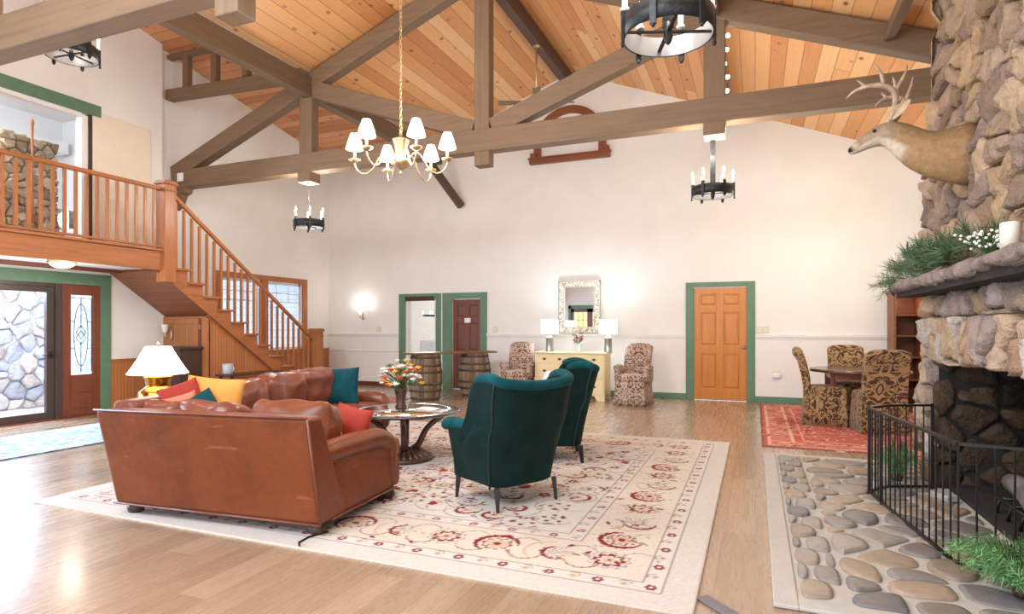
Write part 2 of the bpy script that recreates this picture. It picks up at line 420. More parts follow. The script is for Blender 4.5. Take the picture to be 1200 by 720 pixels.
    def blade(s, a, b, w, nrm=None):
        a, b = Vector(a), Vector(b); d = b - a
        r = d.cross(nrm or Vector((rnd.uniform(-1, 1), rnd.uniform(-1, 1), rnd.uniform(-1, 1))))
        if r.length < 1e-6: return s
        r = r.normalized() * w / 2; m = a + d * 0.5
        vs = [s.bm.verts.new(p) for p in (a - r * .6, m - r, b, m + r, a + r * .6)]
        s.bm.faces.new(vs); return s
    def build(s, name, m, parent=None, loc=None, rz=0.0, bevel=0.0, bseg=2, subsurf=0, solid=0.0, autosmooth=False, fixn=True):
        if fixn: bmesh.ops.recalc_face_normals(s.bm, faces=s.bm.faces[:])
        me = bpy.data.meshes.new(name); s.bm.to_mesh(me); s.bm.free()
        me.materials.append(M[m] if isinstance(m, str) else m)
        o = bpy.data.objects.new(name, me); C.objects.link(o)
        if parent: o.parent = parent
        if loc: o.location = loc
        o.rotation_euler = (0, 0, rz)
        if solid:
            x = o.modifiers.new('solid', 'SOLIDIFY'); x.thickness = solid; x.offset = -1
        if bevel:
            x = o.modifiers.new('bevel', 'BEVEL'); x.width = bevel; x.segments = bseg; x.limit_method = 'ANGLE'; x.angle_limit = math.radians(40)
        if subsurf:
            x = o.modifiers.new('sub', 'SUBSURF'); x.levels = subsurf; x.render_levels = subsurf
            for p in me.polygons: p.use_smooth = True
        return o

def thing(name, label, cat, loc=(0, 0, 0), rz=0.0, group=None):
    o = bpy.data.objects.new(name, None); C.objects.link(o); o.location = loc; o.rotation_euler = (0, 0, rz); o.empty_display_size = 0.1
    o['label'] = label; o['category'] = cat
    if group: o['group'] = group
    return o
def tag(o, label, cat, group=None, kind=None):
    o['label'] = label; o['category'] = cat
    if group: o['group'] = group
    if kind: o['kind'] = kind
    return o
def struct(o, label=None, cat=None):
    o['kind'] = 'structure'
    if label: o['label'] = label
    if cat: o['category'] = cat
    return o
def lab(o, s): o['label'] = s; return o
def dup(root, loc, rz, label=None, group=None):
    r = root.copy(); C.objects.link(r); r.location = loc; r.rotation_euler = (0, 0, rz)
    if label: r['label'] = label
    if group: r['group'] = group
    for ch in list(root.children):
        c = ch.copy(); C.objects.link(c); c.parent = r
        for g_ in list(ch.children):
            d = g_.copy(); C.objects.link(d); d.parent = c
    return r
def arc(c, r, a0, a1, n, plane='xz', y=0.0):
    o = []
    for i in range(n + 1):
        t = a0 + (a1 - a0) * i / n
        if plane == 'xz': o.append((c[0] + r * math.cos(t), y, c[1] + r * math.sin(t)))
        else: o.append((c[0] + r * math.cos(t), c[1] + r * math.sin(t), y))
    return o

# ------------------------------------------------------------------ stones
def cells(w, h, cw, ch, jit=0.42, gap=0.02, seed=1, cut=None):
    r = random.Random(seed); nx, ny = max(1, round(w / cw)), max(1, round(h / ch)); pts = []
    for j in range(-1, ny + 1):
        for i in range(-1, nx + 1):
            pts.append(((i + .5 + ((0.5 * (j % 2) - .25) if ny > 1 else 0) + r.uniform(-jit, jit)) * w / nx, (j + .5 + r.uniform(-jit, jit)) * h / ny))
    out = []; R = 2.6 * max(w / nx, h / ny)
    for p in pts:
        poly = [(0, 0), (w, 0), (w, h), (0, h)]
        for q in pts:
            if q is p or abs(q[0] - p[0]) > R or abs(q[1] - p[1]) > R: continue
            dx, dy = q[0] - p[0], q[1] - p[1]; L = math.hypot(dx, dy)
            if L < 1e-6: continue
            nxn, nyn = dx / L, dy / L; lim = L / 2 - gap / 2; new = []
            for k in range(len(poly)):
                a, b = poly[k], poly[(k + 1) % len(poly)]
                da = (a[0] - p[0]) * nxn + (a[1] - p[1]) * nyn - lim; db = (b[0] - p[0]) * nxn + (b[1] - p[1]) * nyn - lim
                if da <= 0: new.append(a)
                if (da < 0 < db) or (db < 0 < da):
                    t = da / (da - db); new.append((a[0] + (b[0] - a[0]) * t, a[1] + (b[1] - a[1]) * t))
            poly = new
            if len(poly) < 3: break
        if len(poly) < 3: continue
        A = 0.5 * sum(poly[k][0] * poly[(k + 1) % len(poly)][1] - poly[(k + 1) % len(poly)][0] * poly[k][1] for k in range(len(poly)))
        if abs(A) < 0.12 * (w / nx) * (h / ny): continue
        cx = sum(a[0] for a in poly) / len(poly); cy = sum(a[1] for a in poly) / len(poly)
        if cut and cut(cx, cy): continue
        out.append(poly)
    return out
def stones(mb, polys, mapf, height, cols, seed=1, rings=((1.0, -0.3), (0.985, 0.45), (0.9, 0.85), (0.62, 1.0)), rough=0.25, flat=False, chaikin=2):
    r = random.Random(seed)
    ck = .22 if flat else .13
    for poly in polys:
        P = poly
        for _ in range(chaikin):
            Q = []
            for k in range(len(P)):
                a, b = P[k], P[(k + 1) % len(P)]
                Q.append((a[0] * (1 - ck) + b[0] * ck, a[1] * (1 - ck) + b[1] * ck)); Q.append((a[0] * ck + b[0] * (1 - ck), a[1] * ck + b[1] * (1 - ck)))
            P = Q
        cx = sum(a[0] for a in P) / len(P); cy = sum(a[1] for a in P) / len(P)
        c0 = lin(r.choice(cols)); k_ = r.uniform(0.78, 1.15); col = tuple(min(1, v * k_) for v in c0[:3]) + (1,)
        hh = height * r.uniform(0.6, 1.25); tx, ty = r.uniform(-1, 1) * rough, r.uniform(-1, 1) * rough; RR = []
        for sc, hz in rings:
            row = []
            for (x, y) in P:
                u, v = cx + (x - cx) * sc, cy + (y - cy) * sc
                hgt = hh * hz
                if hz > 0.2:
                    hgt += (x - cx) * sc * tx + (y - cy) * sc * ty
                    hgt += 0.0 if flat else height * (0.4 * noise.noise(Vector((u * 9, v * 9, seed))) + .3 * noise.noise(Vector((u * 27, v * 27, seed))))
                    if not flat: jx = noise.noise_vector(Vector((u * 14, v * 14, seed + 5))) * .012; u += jx[0]; v += jx[1]
                vv = mb.bm.verts.new(mapf(u, v, hgt)); vv[mb.cl] = col; row.append(vv)
            RR.append(row)
        cv = mb.bm.verts.new(mapf(cx, cy, hh * 1.03)); cv[mb.cl] = col; n = len(P)
        for a, b in zip(RR, RR[1:]):
            for k in range(n):
                f = mb.bm.faces.new((a[k], a[(k + 1) % n], b[(k + 1) % n], b[k])); f.smooth = True
        for k in range(n):
            f = mb.bm.faces.new((RR[-1][k], RR[-1][(k + 1) % n], cv)); f.smooth = True
    return mb
STONE = [(176, 150, 126), (190, 164, 136), (160, 136, 118), (196, 166, 132), (150, 130, 118), (180, 154, 134), (168, 140, 112)]
STONEL = [(190, 166, 144), (202, 174, 144), (176, 158, 148), (208, 194, 182), (184, 150, 122), (216, 205, 197)]

# ------------------------------------------------------------------ room dimensions
XL, XR, YB, YF = -9.27, 2.45, 11.42, -3.0
RX, RZ, SL = -3.41, 6.36, 0.385      # ridge x, z, slope
def rz1(x): return RZ - SL * abs(x - RX)
def rz2(y): return 5.216 + 0.19 * (YB - y) if y > 4 else 5.216 + 0.19 * 7.42 - 0.19 * (4 - y)

def wall_cells(mb, u0, u1, z0, z1, holes, plane, t0, t1):
    us = sorted(set([u0, u1] + [h[0] for h in holes] + [h[1] for h in holes])); zs = sorted(set([z0, z1] + [h[2] for h in holes] + [h[3] for h in holes]))
    us = [u for u in us if u0 <= u <= u1]; zs = [z for z in zs if z0 <= z <= z1]
    for a, b in zip(us, us[1:]):
        for c, d in zip(zs, zs[1:]):
            um, zm = (a + b) / 2, (c + d) / 2
            if any(h[0] < um < h[1] and h[2] < zm < h[3] for h in holes): continue
            if plane == 'x': mb.box(t0, t1, a, b, c, d)
            else: mb.box(a, b, t0, t1, c, d)
# floor
struct(MB().box(XL - 0.2, XR + 0.2, YF - 0.2, YB + 0.1, -0.12, 0).build('floor', 'floor'))
# back wall with doorway openings
b = MB(); wall_cells(b, XL, XR, 0, 4.0, [(-7.16, -6.40, 0, 1.93), (-6.01, -5.34, 0, 1.93), (-1.04, -0.14, 0, 2.05)], 'y', YB, YB + 0.16)
b.prism([(XL, 4.0), (XR, 4.0), (XR, rz1(XR)), (RX, RZ), (-6.38, rz1(-6.38)), (XL - .16, rz1(-6.38)), (XL - .16, 4.0)], YB, YB + 0.16, 1)
struct(b.build('wall_back', 'wall'))
b = MB()
for x0, x1 in ((XL + 0.01, -7.33), (-5.19, -1.18), (0.0, XR)): b.box(x0, x1, YB - 0.012, YB, 0.1, 1.15)
struct(b.build('trim_1', 'wainscot'))
b = MB()
for x0, x1 in ((XL + 0.01, -7.33), (-5.19, -1.18), (0.0, XR)):
    b.box(x0, x1, YB - 0.045, YB - 0.002, 1.15, 1.2); b.box(x0, x1, YB - 0.03, YB - 0.002, 1.12, 1.15)
b.box(XL + 0.01, -7.33, YB - 0.03, YB, 0.78, 0.81)
struct(b.build('trim_2', 'trimw', bevel=0.006))
b = MB()
for x0, x1 in ((-5.19, -1.18), (0.0, XR)): b.box(x0, x1, YB - 0.03, YB, 0, 0.11)
struct(b.build('baseboard_back', 'green', bevel=0.005))
struct(MB().box(XL + 0.01, -7.33, YB - 0.03, YB, 0, 0.1).build('baseboard_back_left', 'doord'))
# left wall (lower, continuous)
H_ENT = (3.3, 6.125, 0, 1.95); H_WIN = (8.3, 10.55, 0.85, 2.28)
b = MB(); wall_cells(b, YF, YB, 0, 2.3, [H_ENT, H_WIN], 'x', XL - 0.16, XL)
LOFT = (3.6, 5.87, 2.45, 4.47)
b.prism([(7.07, 2.3), (YB, 2.3), (YB, rz2(YB)), (7.07, rz2(7.07))], XL - 0.16, XL, 0)
struct(b.build('wall_left', 'wall'))
b = MB(); wall_cells(b, YF, 7.07, 2.3, 5.2, [LOFT], 'x', XL - 0.16, XL + 0.12)
b.prism([(YF, 5.2), (7.07, 5.2), (7.07, rz2(7.07)), (4, rz2(4)), (YF, rz2(YF))], XL - 0.16, XL + 0.12, 0)
struct(b.build('wall_left_upper', 'wall'))
# right and rear walls
struct(MB().prism([(YF, 0), (YB + 0.16, 0), (YB + 0.16, 4.1), (YF, 4.1)], XR, XR + 0.16, 0).build('wall_right', 'wall'))
b = MB(); wall_cells(b, XL, XR, 0, 4.0, [(-7.6, -5.9, 0, 2.15)], 'y', YF - 0.16, YF)
b.prism([(XL, 4.0), (XR, 4.0), (XR, rz1(XR)), (RX, RZ), (-6.38, rz1(-6.38)), (XL, rz1(-6.38))], YF - 0.16, YF, 1)
struct(b.build('wall_front', 'wall'))
# wood wainscot on the left wall
b = MB(); b.box(XL, XL + 0.02, 6.27, 7.15, 0, 0.8); b.box(XL, XL + 0.02, 10.65, YB, 0, 0.82); b.box(XL, XL + 0.02, 9.8, 10.65, 0, 0.82)
struct(b.build('trim_3', 'bead'))
struct(MB().box(XL, XL + 0.035, 6.27, 7.15, 0.79, 0.825).box(XL, XL + 0.035, 10.68, YB, 0.81, 0.845).build('trim_4', 'oak'))
# ceilings
def slab(P, t, name, m):
    P = [Vector(p) for p in P]; Q = [p + Vector((0, 0, t)) for p in P]
    mb = MB(); mb.quadbox(P + Q); return struct(mb.build(name, m))
slab([(RX, YF - .2, RZ), (XR + .3, YF - .2, rz1(XR + .3)), (XR + .3, YB + .2, rz1(XR + .3)), (RX, YB + .2, RZ)], 0.1, 'ceiling_right_slope', 'roof')
slab([(-6.38, YF - .2, rz1(-6.38)), (RX, YF - .2, RZ), (RX, YB + .2, RZ), (-6.38, YB + .2, rz1(-6.38))], 0.1, 'ceiling_left_slope', 'roof')
slab([(XL - .3, 4, rz2(4)), (-6.37, 4, rz2(4)), (-6.37, YB + .2, rz2(YB) - 0.038), (XL - .3, YB + .2, rz2(YB) - 0.038)], 0.1, 'ceiling_cross_gable', 'roofx')
slab([(XL - .3, YF - .2, rz2(YF)), (-6.37, YF - .2, rz2(YF)), (-6.37, 4, rz2(4)), (XL - .3, 4, rz2(4))], 0.1, 'ceiling_cross_gable_near', 'roofx')
struct(MB().prism([(YF, rz1(-6.38)), (YB, rz1(-6.38)), (YB, rz2(YB)), (4, rz2(4)), (YF, rz2(YF))], -6.42, -6.38, 0).build('wall_gable_cheek', 'wall'))

# ------------------------------------------------------------------ trusses
def truss(y, label):
    t = thing('roof_truss', label, 'roof truss', (RX, y, 3.84), 0, 'timber roof trusses')
    def P(x, z, dy=0): return (x - RX, dy, z - 3.84)
    MB().bar(P(XL + .02, 3.84), P(XR, 3.84), 0.2, 0.3).build('tie_beam', 'beam', t, bevel=0.012)
    for s in (-1, 1):
        e = RX + s * 5.84; MB().bar(P(RX, RZ - 0.17), P(e, rz1(e) - 0.17), 0.18, 0.26).build('rafter', 'beam', t, bevel=0.012)
        q = RX + s * 2.97
        MB().bar(P(q, 3.98), P(q, rz1(q) - 0.06), 0.17, 0.24).build('queen_post', 'beamz', t, bevel=0.012)
        if y > 5 or s > 0: MB().box(q - RX - .12, q - RX + .12, -.12, .12, -0.3, -0.14).build('post_foot', 'beamz', t, bevel=0.012)
        MB().bar(P(RX + s * 0.14, 4.0), P(RX + s * 2.9, 4.98), 0.17, 0.25).build('strut', 'beam', t, bevel=0.012)
    MB().bar(P(RX, 3.5), P(RX, RZ - .05), 0.17, 0.22).build('king_post', 'beamz', t, bevel=0.012)
    MB().prism([(0, -.12), (.34, -.12), (.3, -.22), (.2, -.26), (.12, -.42), (0, -.5)], -0.09, 0.09, 1).build('bracket', 'beam', t, loc=(XL - RX + .01, 0, 0), bevel=0.008)
    return t
truss(7.4, 'taupe timber roof truss spanning the room in front of the arched window')
t2 = truss(3.2, 'nearest timber roof truss, its tie beam crossing the top left corner')
MB().box(-.12, .13, -.125, -.119, -.02, .12).build('notice', 'paper', t2, loc=(0.14, 0, -0.2))
def beam(a, b_, w, h, name, m, label, cat='roof beam', group=None):
    a = Vector(a); o = MB().bar((0, 0, 0), Vector(b_) - a, w, h).build(name, m, loc=a, bevel=0.01); return tag(o, label, cat, group)
beam((RX, YF, 6.18), (RX, YB - .01, 6.18), 0.15, 0.26, 'ridge_beam', 'beamd', 'dark brown ridge beam running along the peak of the ceiling')
beam((-6.33, YF, 4.98), (-6.33, YB - .01, 4.98), 0.16, 0.3, 'purlin', 'beamy', 'long taupe purlin on the left where the cross gable opens')
beam((-0.46, YF, 5.03), (-0.46, YB - .01, 5.03), 0.14, 0.22, 'purlin', 'beamy', 'taupe purlin on the right slope behind the string of bulbs')
beam((1.3, YF, 4.38), (1.3, 7.3, 4.38), 0.1, 0.12, 'purlin', 'beamy', 'short slim purlin high beside the stone chimney')
beam((-6.25, 10.5, 4.9), (-5.76, 11.36, 3.88), 0.12, 0.14, 'purlin_brace', 'beamd', 'dark diagonal brace ending on the white wall behind the brass chandelier', 'beam')
t = thing('gable_frame', 'taupe crossbeam with three short posts under the side gable', 'beam', (XL + .12, 7.2, 5.2))
MB().bar((0, 0, .02), (2.85, 0, -.08), 0.16, 0.17).build('lower_beam', 'beam', t, bevel=0.01)
MB().bar((0, 0, .66), (2.85, 0, .62), 0.1, 0.08).build('upper_beam', 'beam', t, bevel=0.01)
for x in (0.42, 1.05, 1.72): MB().bar((x, 0, .08), (x, 0, .62), 0.1, 0.12).build('post', 'beamz', t, bevel=0.008)
MB().box(-.07, .07, -.01, .0, -.07, .07).build('alarm_panel', 'paper', None, loc=(-9.0, 7.29, 3.86))
tag(bpy.data.objects['alarm_panel'], 'small white square panel fixed to the left end of the tie beam', 'panel')

# ------------------------------------------------------------------ balcony and stairs
XS = -8.2
t = thing('balcony', 'wooden loft balcony with deep orange fascia over the entry door', 'balcony', (XS, YF, 2.2))
MB().box(XL - XS + .0, -.02, 0, 9.47, 0.0, 0.04).build('ceiling_board', 'plaster_room', t)
MB().box(XL - XS + .0, -.005, 0, 9.47, 0.04, 0.26).build('deck', 'oakx', t)
MB().box(-.005, .035, 0, 9.35, -.03, 0.25).build('fascia', 'oak', t, bevel=0.006)
MB().box(-.04, .07, 0, 9.35, 0.25, 0.285).build('nosing', 'oak', t, bevel=0.006)
MB().box(-.93, -.8, 0, 9.47, -.05, 0.0).build('wall_beam', 'doord', t)
t = thing('balcony_railing', 'orange oak balcony railing with square balusters up on the loft', 'railing', (XS, YF, 2.485))
MB().box(-.035, .035, 0, 9.3, 0.875, 0.93).build('handrail', 'oak', t, bevel=0.012)
MB().box(-.03, .03, 0, 9.3, 0.02, 0.05).build('bottom_rail', 'oak', t, bevel=0.005)
y = 9.2; k = 0
while y > 3.4:
    MB().box(-.018, .018, -.018, .018, 0.05, 0.88).build('baluster', 'oakz', t, loc=(0, y, 0), bevel=0.003); y -= 0.137
def newel(mb, h, w=0.1):
    mb.box(-w, w, -w, w, 0, h - .06); mb.box(-w - .025, w + .025, -w - .025, w + .025, h - .06, h - .035); mb.box(-w - .012, w + .012, -w - .012, w + .012, h - .035, h); mb.box(-w - .012, w + .012, -w - .012, w + .012, h - .16, h - .14); return mb
tag(newel(MB(), 1.52, .095).build('newel_post', 'oakz', loc=(XS, 6.4, 2.0), bevel=0.006), 'tall orange oak newel post at the head of the stairs', 'newel post')
tag(newel(MB(), 1.3, .1).build('newel_post', 'oakz', loc=(XS, 9.72, 0), bevel=0.006), 'square orange oak newel post at the foot of the stairs', 'newel post')
st = thing('staircase', 'straight orange oak staircase climbing left to the loft', 'staircase', (XS, 6.47, 0))
RUN, RISE = 0.28, 0.2025
poly = []
for i in range(12):
    z = max(0.02, 2.40 - RISE * (i + 1)); poly += [(RUN * i, z), (RUN * (i + 1), z)]
poly += [(RUN * 12, 0.0), (RUN * 11.3, 0.0)]
def zb(yy): return 2.43 - RISE * (yy / RUN) - 0.39
poly += [(0.0, zb(0)), (-.28, zb(0) + 0.1)]
# drop lower point so the stringer bottom is a straight band
poly2 = poly[:-4] + [(RUN * 12, 0.0), (RUN * 10.05, 0.0), (0.0, zb(0)), (-.0, 2.40)]
poly2 = poly2[:-1]
MB().prism(poly2, -.02, .02, 0).build('stringer', 'oak', st, bevel=0.003)
MB().prism([(-.02, zb(0) - .03), (-.02, zb(0) + .02), (RUN * 10.1, .03), (RUN * 10.1, -.0)], .02, .035, 0).build('stringer_moulding', 'oak', st)
for i in range(1, 12):
    z = 2.43 - RISE * i
    MB().box(XL - XS + .02, .07, RUN * (i - 1) - .0 + .0, RUN * i + .035, z - .035, z).build('tread', 'oakx', st, bevel=0.008)
    MB().box(XL - XS + .02, -.02, RUN * i - .02, RUN * i, z - RISE + .0, z - .035).build('riser', 'oakx', st)
MB().box(XL - XS + .02, .0, -.02, 0.0, 2.43 - RISE, 2.4).build('riser', 'oakx', st)
for i in range(1, 12):
    for f in (0.25, 0.75):
        yy = RUN * (i - 1 + f) + .02; z = 2.43 - RISE * i
        MB().box(-.018, .018, yy - .018, yy + .018, z, 3.30 - RISE * (yy / RUN) - 0.0).build('baluster', 'oakz', st, bevel=0.003)
MB().bar((0, 0.0, 3.36), (0, 3.2, 3.36 - RISE * 3.2 / RUN), 0.06, 0.06).build('handrail', 'oak', st, bevel=0.014)
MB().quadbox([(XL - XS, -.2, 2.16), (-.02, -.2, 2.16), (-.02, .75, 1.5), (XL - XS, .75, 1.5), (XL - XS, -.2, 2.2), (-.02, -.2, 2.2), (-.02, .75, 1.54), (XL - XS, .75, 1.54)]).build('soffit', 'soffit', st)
# panelled closet under the stairs
yq = 7.18
b = MB(); b.box(XL, XS - .02, yq, yq + .03, 0, 1.5); struct(b.build('wall_under_stairs', 'beadx'))
b = MB(); P = [(yq, 0), (6.47 + RUN * 10.1, 0.0), (6.47 + RUN * 10.1, 0.03), (yq, zb(yq - 6.47))]
b.prism(P, XS - .06, XS - .03, 0); struct(b.build('wall_stair_panel', 'bead'))
b = MB(); b.box(XS - .32, XS - .22, yq - .03, yq, 0, 1.47); b.box(XS - .14, XS - .02, yq - .04, yq + .02, 0, 1.47); b.box(XL + .02, XS - .22, yq - .02, yq, 1.38, 1.47)
struct(b.build('trim_5', 'oakz', bevel=0.004))
b = MB(); b.box(XS - .22, XS - .14, yq - .035, yq, 0, 1.47); struct(b.build('trim_6', 'doord'))
for z, w_ in ((1.33, 'topmost'), (0.98, 'middle'), (0.86, 'lowest')): tag(MB().box(-.018, .018, -.004, .004, -.035, .035).build('hinge', 'silver', loc=(XS - .182, yq - .038, z)), 'small bright hinge on the dark casing under the stairs, ' + w_ + ' of three', 'hinge', 'hinges under the stairs')
t = thing('side_cabinet', 'dark brown wooden cabinet tucked under the stairs behind the brass lamp', 'cabinet', (-8.62, 6.93, 0))
MB().box(-.3, .3, -.2, .2, 0.04, .97).build('body', 'darkwood', t, bevel=0.005)
MB().box(-.33, .33, -.23, .22, .97, 1.01).build('top', 'darkwood', t, bevel=0.008)
MB().box(-.26, -.01, -.215, -.2, .1, .92).build('door', 'darkwood', t, bevel=0.006); MB().box(.01, .26, -.215, -.2, .1, .92).build('door', 'darkwood', t, bevel=0.006)
def sconce(x, y, z, rz, label, lit=True):
    t = thing('wall_sconce', label, 'wall lamp', (x, y, z), rz)
    MB().lathe([(0, -.09), (.02, -.08), (.03, -.03), (.03, .03), (.02, .08), (0, .09)], 12, squash=.3).build('backplate', 'brass', t)
    MB().tube([(0, -.02, -.02), (0, -.06, -.06), (0, -.1, -.05), (0, -.11, 0)], .007).build('arm', 'brass', t)
    MB().lathe([(.012, 0), (.03, .01), (.012, .02), (.012, .06)], 12, (0, -.11, 0)).build('candle_cup', 'brass', t)
    MB().lathe([(.02, .03), (.045, .08), (.05, .13), (.06, .17)], 14, (0, -.11, 0), close=False).build('lamp_shade', 'shade' if lit else 'candle', t)
sconce(-8.28, YB - .02, 1.58, 0, 'lit brass wall sconce left of the green doorways')
sconce(-9.05, yq - .03, 1.2, 0, 'unlit frosted wall sconce under the stairs', False)
t = thing('console_table', 'narrow dark wooden console table along the stair panelling', 'table', (XS + .28, 7.75, 0))
MB().box(-.16, .16, -.58, .6, .53, .56).build('tabletop', 'darkwood', t, bevel=0.006)
for sx in (-1, 1):
    for yy in (-.5, .52): MB().box(-.02, .02, -.02, .02, 0, .53).build('leg', 'darkwood', t, loc=(sx * .12, yy, 0))
t = thing('mug', 'speckled pale ceramic mug standing on the narrow console table', 'mug', (XS + .26, 7.3, .56))
MB().lathe([(0, 0), (.07, 0), (.085, .02), (.085, .165), (.078, .17), (.074, .16), (.074, .02), (0, .02)], 20).build('body', 'ceram', t)
MB().tube([(.08, 0, .13), (.12, 0, .12), (.13, 0, .08), (.08, 0, .04)], .009).build('handle', 'ceram', t)

# window on the stair wall
w = bpy.data.objects.new('window_1', None); C.objects.link(w); w.location = (XL, 9.42, 0.85); struct(w)
b = MB()
b.box(-.02, .04, -1.24, -1.12, 0, 1.42); b.box(-.02, .04, 1.12, 1.24, 0, 1.42); b.box(-.02, .04, -1.24, 1.24, 1.42, 1.53); b.box(-.02, .06, -1.27, 1.27, -.1, 0.0); b.box(-.02, .045, -.1, .08, 0, 1.42)
b.build('window_frame', 'oakz', w, bevel=0.005)
b = MB()
for y0, y1 in ((-1.12, -.1), (.08, 1.12)):
    b.box(-.1, -.06, y0, y0 + .05, 0, 1.42); b.box(-.1, -.06, y1 - .05, y1, 0, 1.42); b.box(-.1, -.06, y0, y1, 0, .05); b.box(-.1, -.06, y0, y1, 1.37, 1.42)
    for k in (1, 2): b.box(-.095, -.075, y0 + (y1 - y0) * k / 3 - .01, y0 + (y1 - y0) * k / 3 + .01, 1.0, 1.42)
    b.box(-.095, -.075, y0, y1, 1.0, 1.02); b.box(-.095, -.075, y0, y1, 1.18, 1.2)
b.build('sash', 'whitem', w)
MB().box(-.088, -.082, -1.1, 1.1, 0, 1.42).build('pane', 'glass', w)

tag(MB().box(-15, XL - .25, YB - .25, YB - .1, -.3, 4.2).build('neighbouring_wing', 'siding'), 'pale clapboard wall of the next wing seen through the stair window', 'building')
# entry door
d1 = bpy.data.objects.new('door_1', None); C.objects.link(d1); d1.location = (XL, 4.7, 0); struct(d1)
b = MB(); b.box(0, .035, -1.6, 1.57, 1.95, 2.12); b.box(0, .035, 1.42, 1.57, 0, 1.95); b.build('casing', 'green', d1, bevel=0.004)
MB().box(-.1, .03, .78, .87, 0, 1.95).build('jamb', 'frame_dark', d1); MB().box(-.1, .02, -1.4, .78, 1.9, 1.95).build('head_jamb', 'frame_dark', d1)
lf = MB(); lf.box(-.06, .0, .68, .78, 0.02, 1.9); lf.box(-.06, 0, -.35, -.25, 0.02, 1.9); lf.box(-.06, 0, -.25, .68, 1.82, 1.9); lf.box(-.06, 0, -.25, .68, 0.02, .12)
lf = lf.build('storm_door', 'frame_dark', d1, bevel=0.004)
MB().box(-.035, -.028, -.25, .68, .12, 1.82).build('pane', 'glass', lf)
MB().tube([(.0, .73, .93), (.05, .73, .93), (.05, .6, .93)], .009).box(.0, .01, .71, .75, .88, .98).build('handle', 'black', lf)
sd = MB(); sd.box(-.08, .01, .87, 1.0, 0.02, 1.95); sd.box(-.08, .01, 1.32, 1.43, 0.02, 1.95); sd.box(-.08, .01, 1.0, 1.32, 1.8, 1.95); sd.box(-.08, .01, 1.0, 1.32, 0.02, .62)
sd.box(-.0, .02, 1.03, 1.29, .12, .3); sd.box(-.0, .02, 1.03, 1.29, .36, .5)
sd = sd.build('sidelight', 'entry', d1, bevel=0.006)
MB().box(-.04, -.03, 1.0, 1.32, .62, 1.8).build('pane', 'leaded', sd)
b = MB(); cy = 1.16
def ld(*p): b.tube([(-.022, cy + q[0], 1.21 + q[1]) for q in p], .005, 5)
ld((0, .55), (0, .1)); ld((0, -.55), (0, -.1)); ld(*[(.1 * math.cos(a), .46 * math.sin(a)) for a in np.linspace(0, 2 * PI, 30)])
ld((0, .14), (.07, .04), (0, -.06), (-.07, .04), (0, .14)); ld((0, .06), (.07, -.04), (0, -.14), (-.07, -.04), (0, .06)); ld((-.15, .55), (.15, .55), (.15, -.55), (-.15, -.55), (-.15, .55))
ld((-.15, .2), (-.09, .2)); ld((.15, .2), (.09, .2)); ld((-.15, -.2), (-.09, -.2)); ld((.15, -.2), (.09, -.2))
b.build('leading', 'frame_dark', sd)
sw = MB().box(-.1, .06, -1.4, 1.43, 0, .02).build('threshold', 'entry', d1)
# outside the door: porch
tag(MB().box(-12.5, XL - .17, 2.0, 8.2, -.2, -.03).build('porch_deck', 'deck'), 'pale sunlit porch boards outside the glass door', 'deck')
b = MB(); b.box(-11.6, -11.3, 2.0, 8.2, -.03, 3.4)
b.build('x', 'grout'); o = bpy.data.objects['x']; o.name = 'porch_wall'
r_ = thing('stone_porch_wall', 'pale grey stone wall seen through the glass entry door', 'stone wall', (-11.3, 5, 0)); o.name = 'backing'; o.parent = r_; o.location = (11.3, -5, 0)
mb = MB(); stones(mb, cells(6.2, 3.4, .34, .17, .42, .014, 5), lambda u, v, h: (-11.3 + h, 2.0 + u, -.03 + v), .07, [(226, 226, 230), (208, 210, 218), (232, 228, 224), (196, 200, 210), (216, 204, 198)], 5)
o = mb.build('stone_face', 'stone', r_, fixn=True); o.location = (11.3, -5, 0)
# loft room behind the header opening
b = MB(); b.box(-13.2, -13.1, 1.5, 8, 2.4, 5.6); b.box(-13.2, XL - .16, 7.9, 8, 2.4, 5.6); b.box(-13.2, XL - .16, 1.5, 1.6, 2.4, 5.6); b.box(-13.2, XL - .16, 1.5, 8, 5.5, 5.6)
struct(b.build('wall_loft_room', 'plaster_room'))
struct(MB().box(-13.2, XL - .02, 1.5, 7.9, 2.35, 2.44).build('floor_loft', 'oakx'))
lf_ = bpy.data.objects.new('window_2', None); C.objects.link(lf_); lf_.location = (XL + .12, 5.87, 2.45); struct(lf_)
MB().box(-.0, .04, -3.2, .17, 2.02, 2.19).build('header', 'green', lf_, bevel=0.004)
MB().box(-.1, .02, -.0, .05, 0, 2.02).build('window_frame', 'frame_dark', lf_)
MB().box(-.03, .0, -.09, -.0, 0, 2.0).box(-.03, 0, -2.27, -.09, 1.96, 2.02).build('inner_trim', 'whitem', lf_)
MB().box(-.06, -.052, -2.27, 0, 0, 2.0).build('pane', 'glass', lf_)
tag(MB().box(0, .03, 0, .92, 0, 2.09).build('sliding_panel', 'cream', loc=(XL + .12, 5.92, 2.45), bevel=0.003), 'flat cream sliding panel beside the loft opening', 'panel')
bpy.data.objects['sliding_panel'].data.materials[0] = plain('cream_panel', (240, 226, 206), 0.6, var=0.02)
r_ = thing('loft_chimney', 'tan stacked stone chimney inside the loft room', 'chimney', (-11, 6.15, 2.45))
MB().box(-.5, 0, -.42, .36, 0, 1.95).build('core', 'mortar', r_)
mb = MB()
stones(mb, cells(.84, 1.98, .24, .12, .4, .012, 8), lambda u, v, h: (h, -.45 + u, v), .05, [(190, 164, 132), (206, 184, 154), (172, 146, 118)], 8)
stones(mb, cells(.5, 1.98, .24, .12, .4, .012, 9), lambda u, v, h: (-u, -.42 - h, v), .05, [(190, 164, 132), (206, 184, 154)], 9)
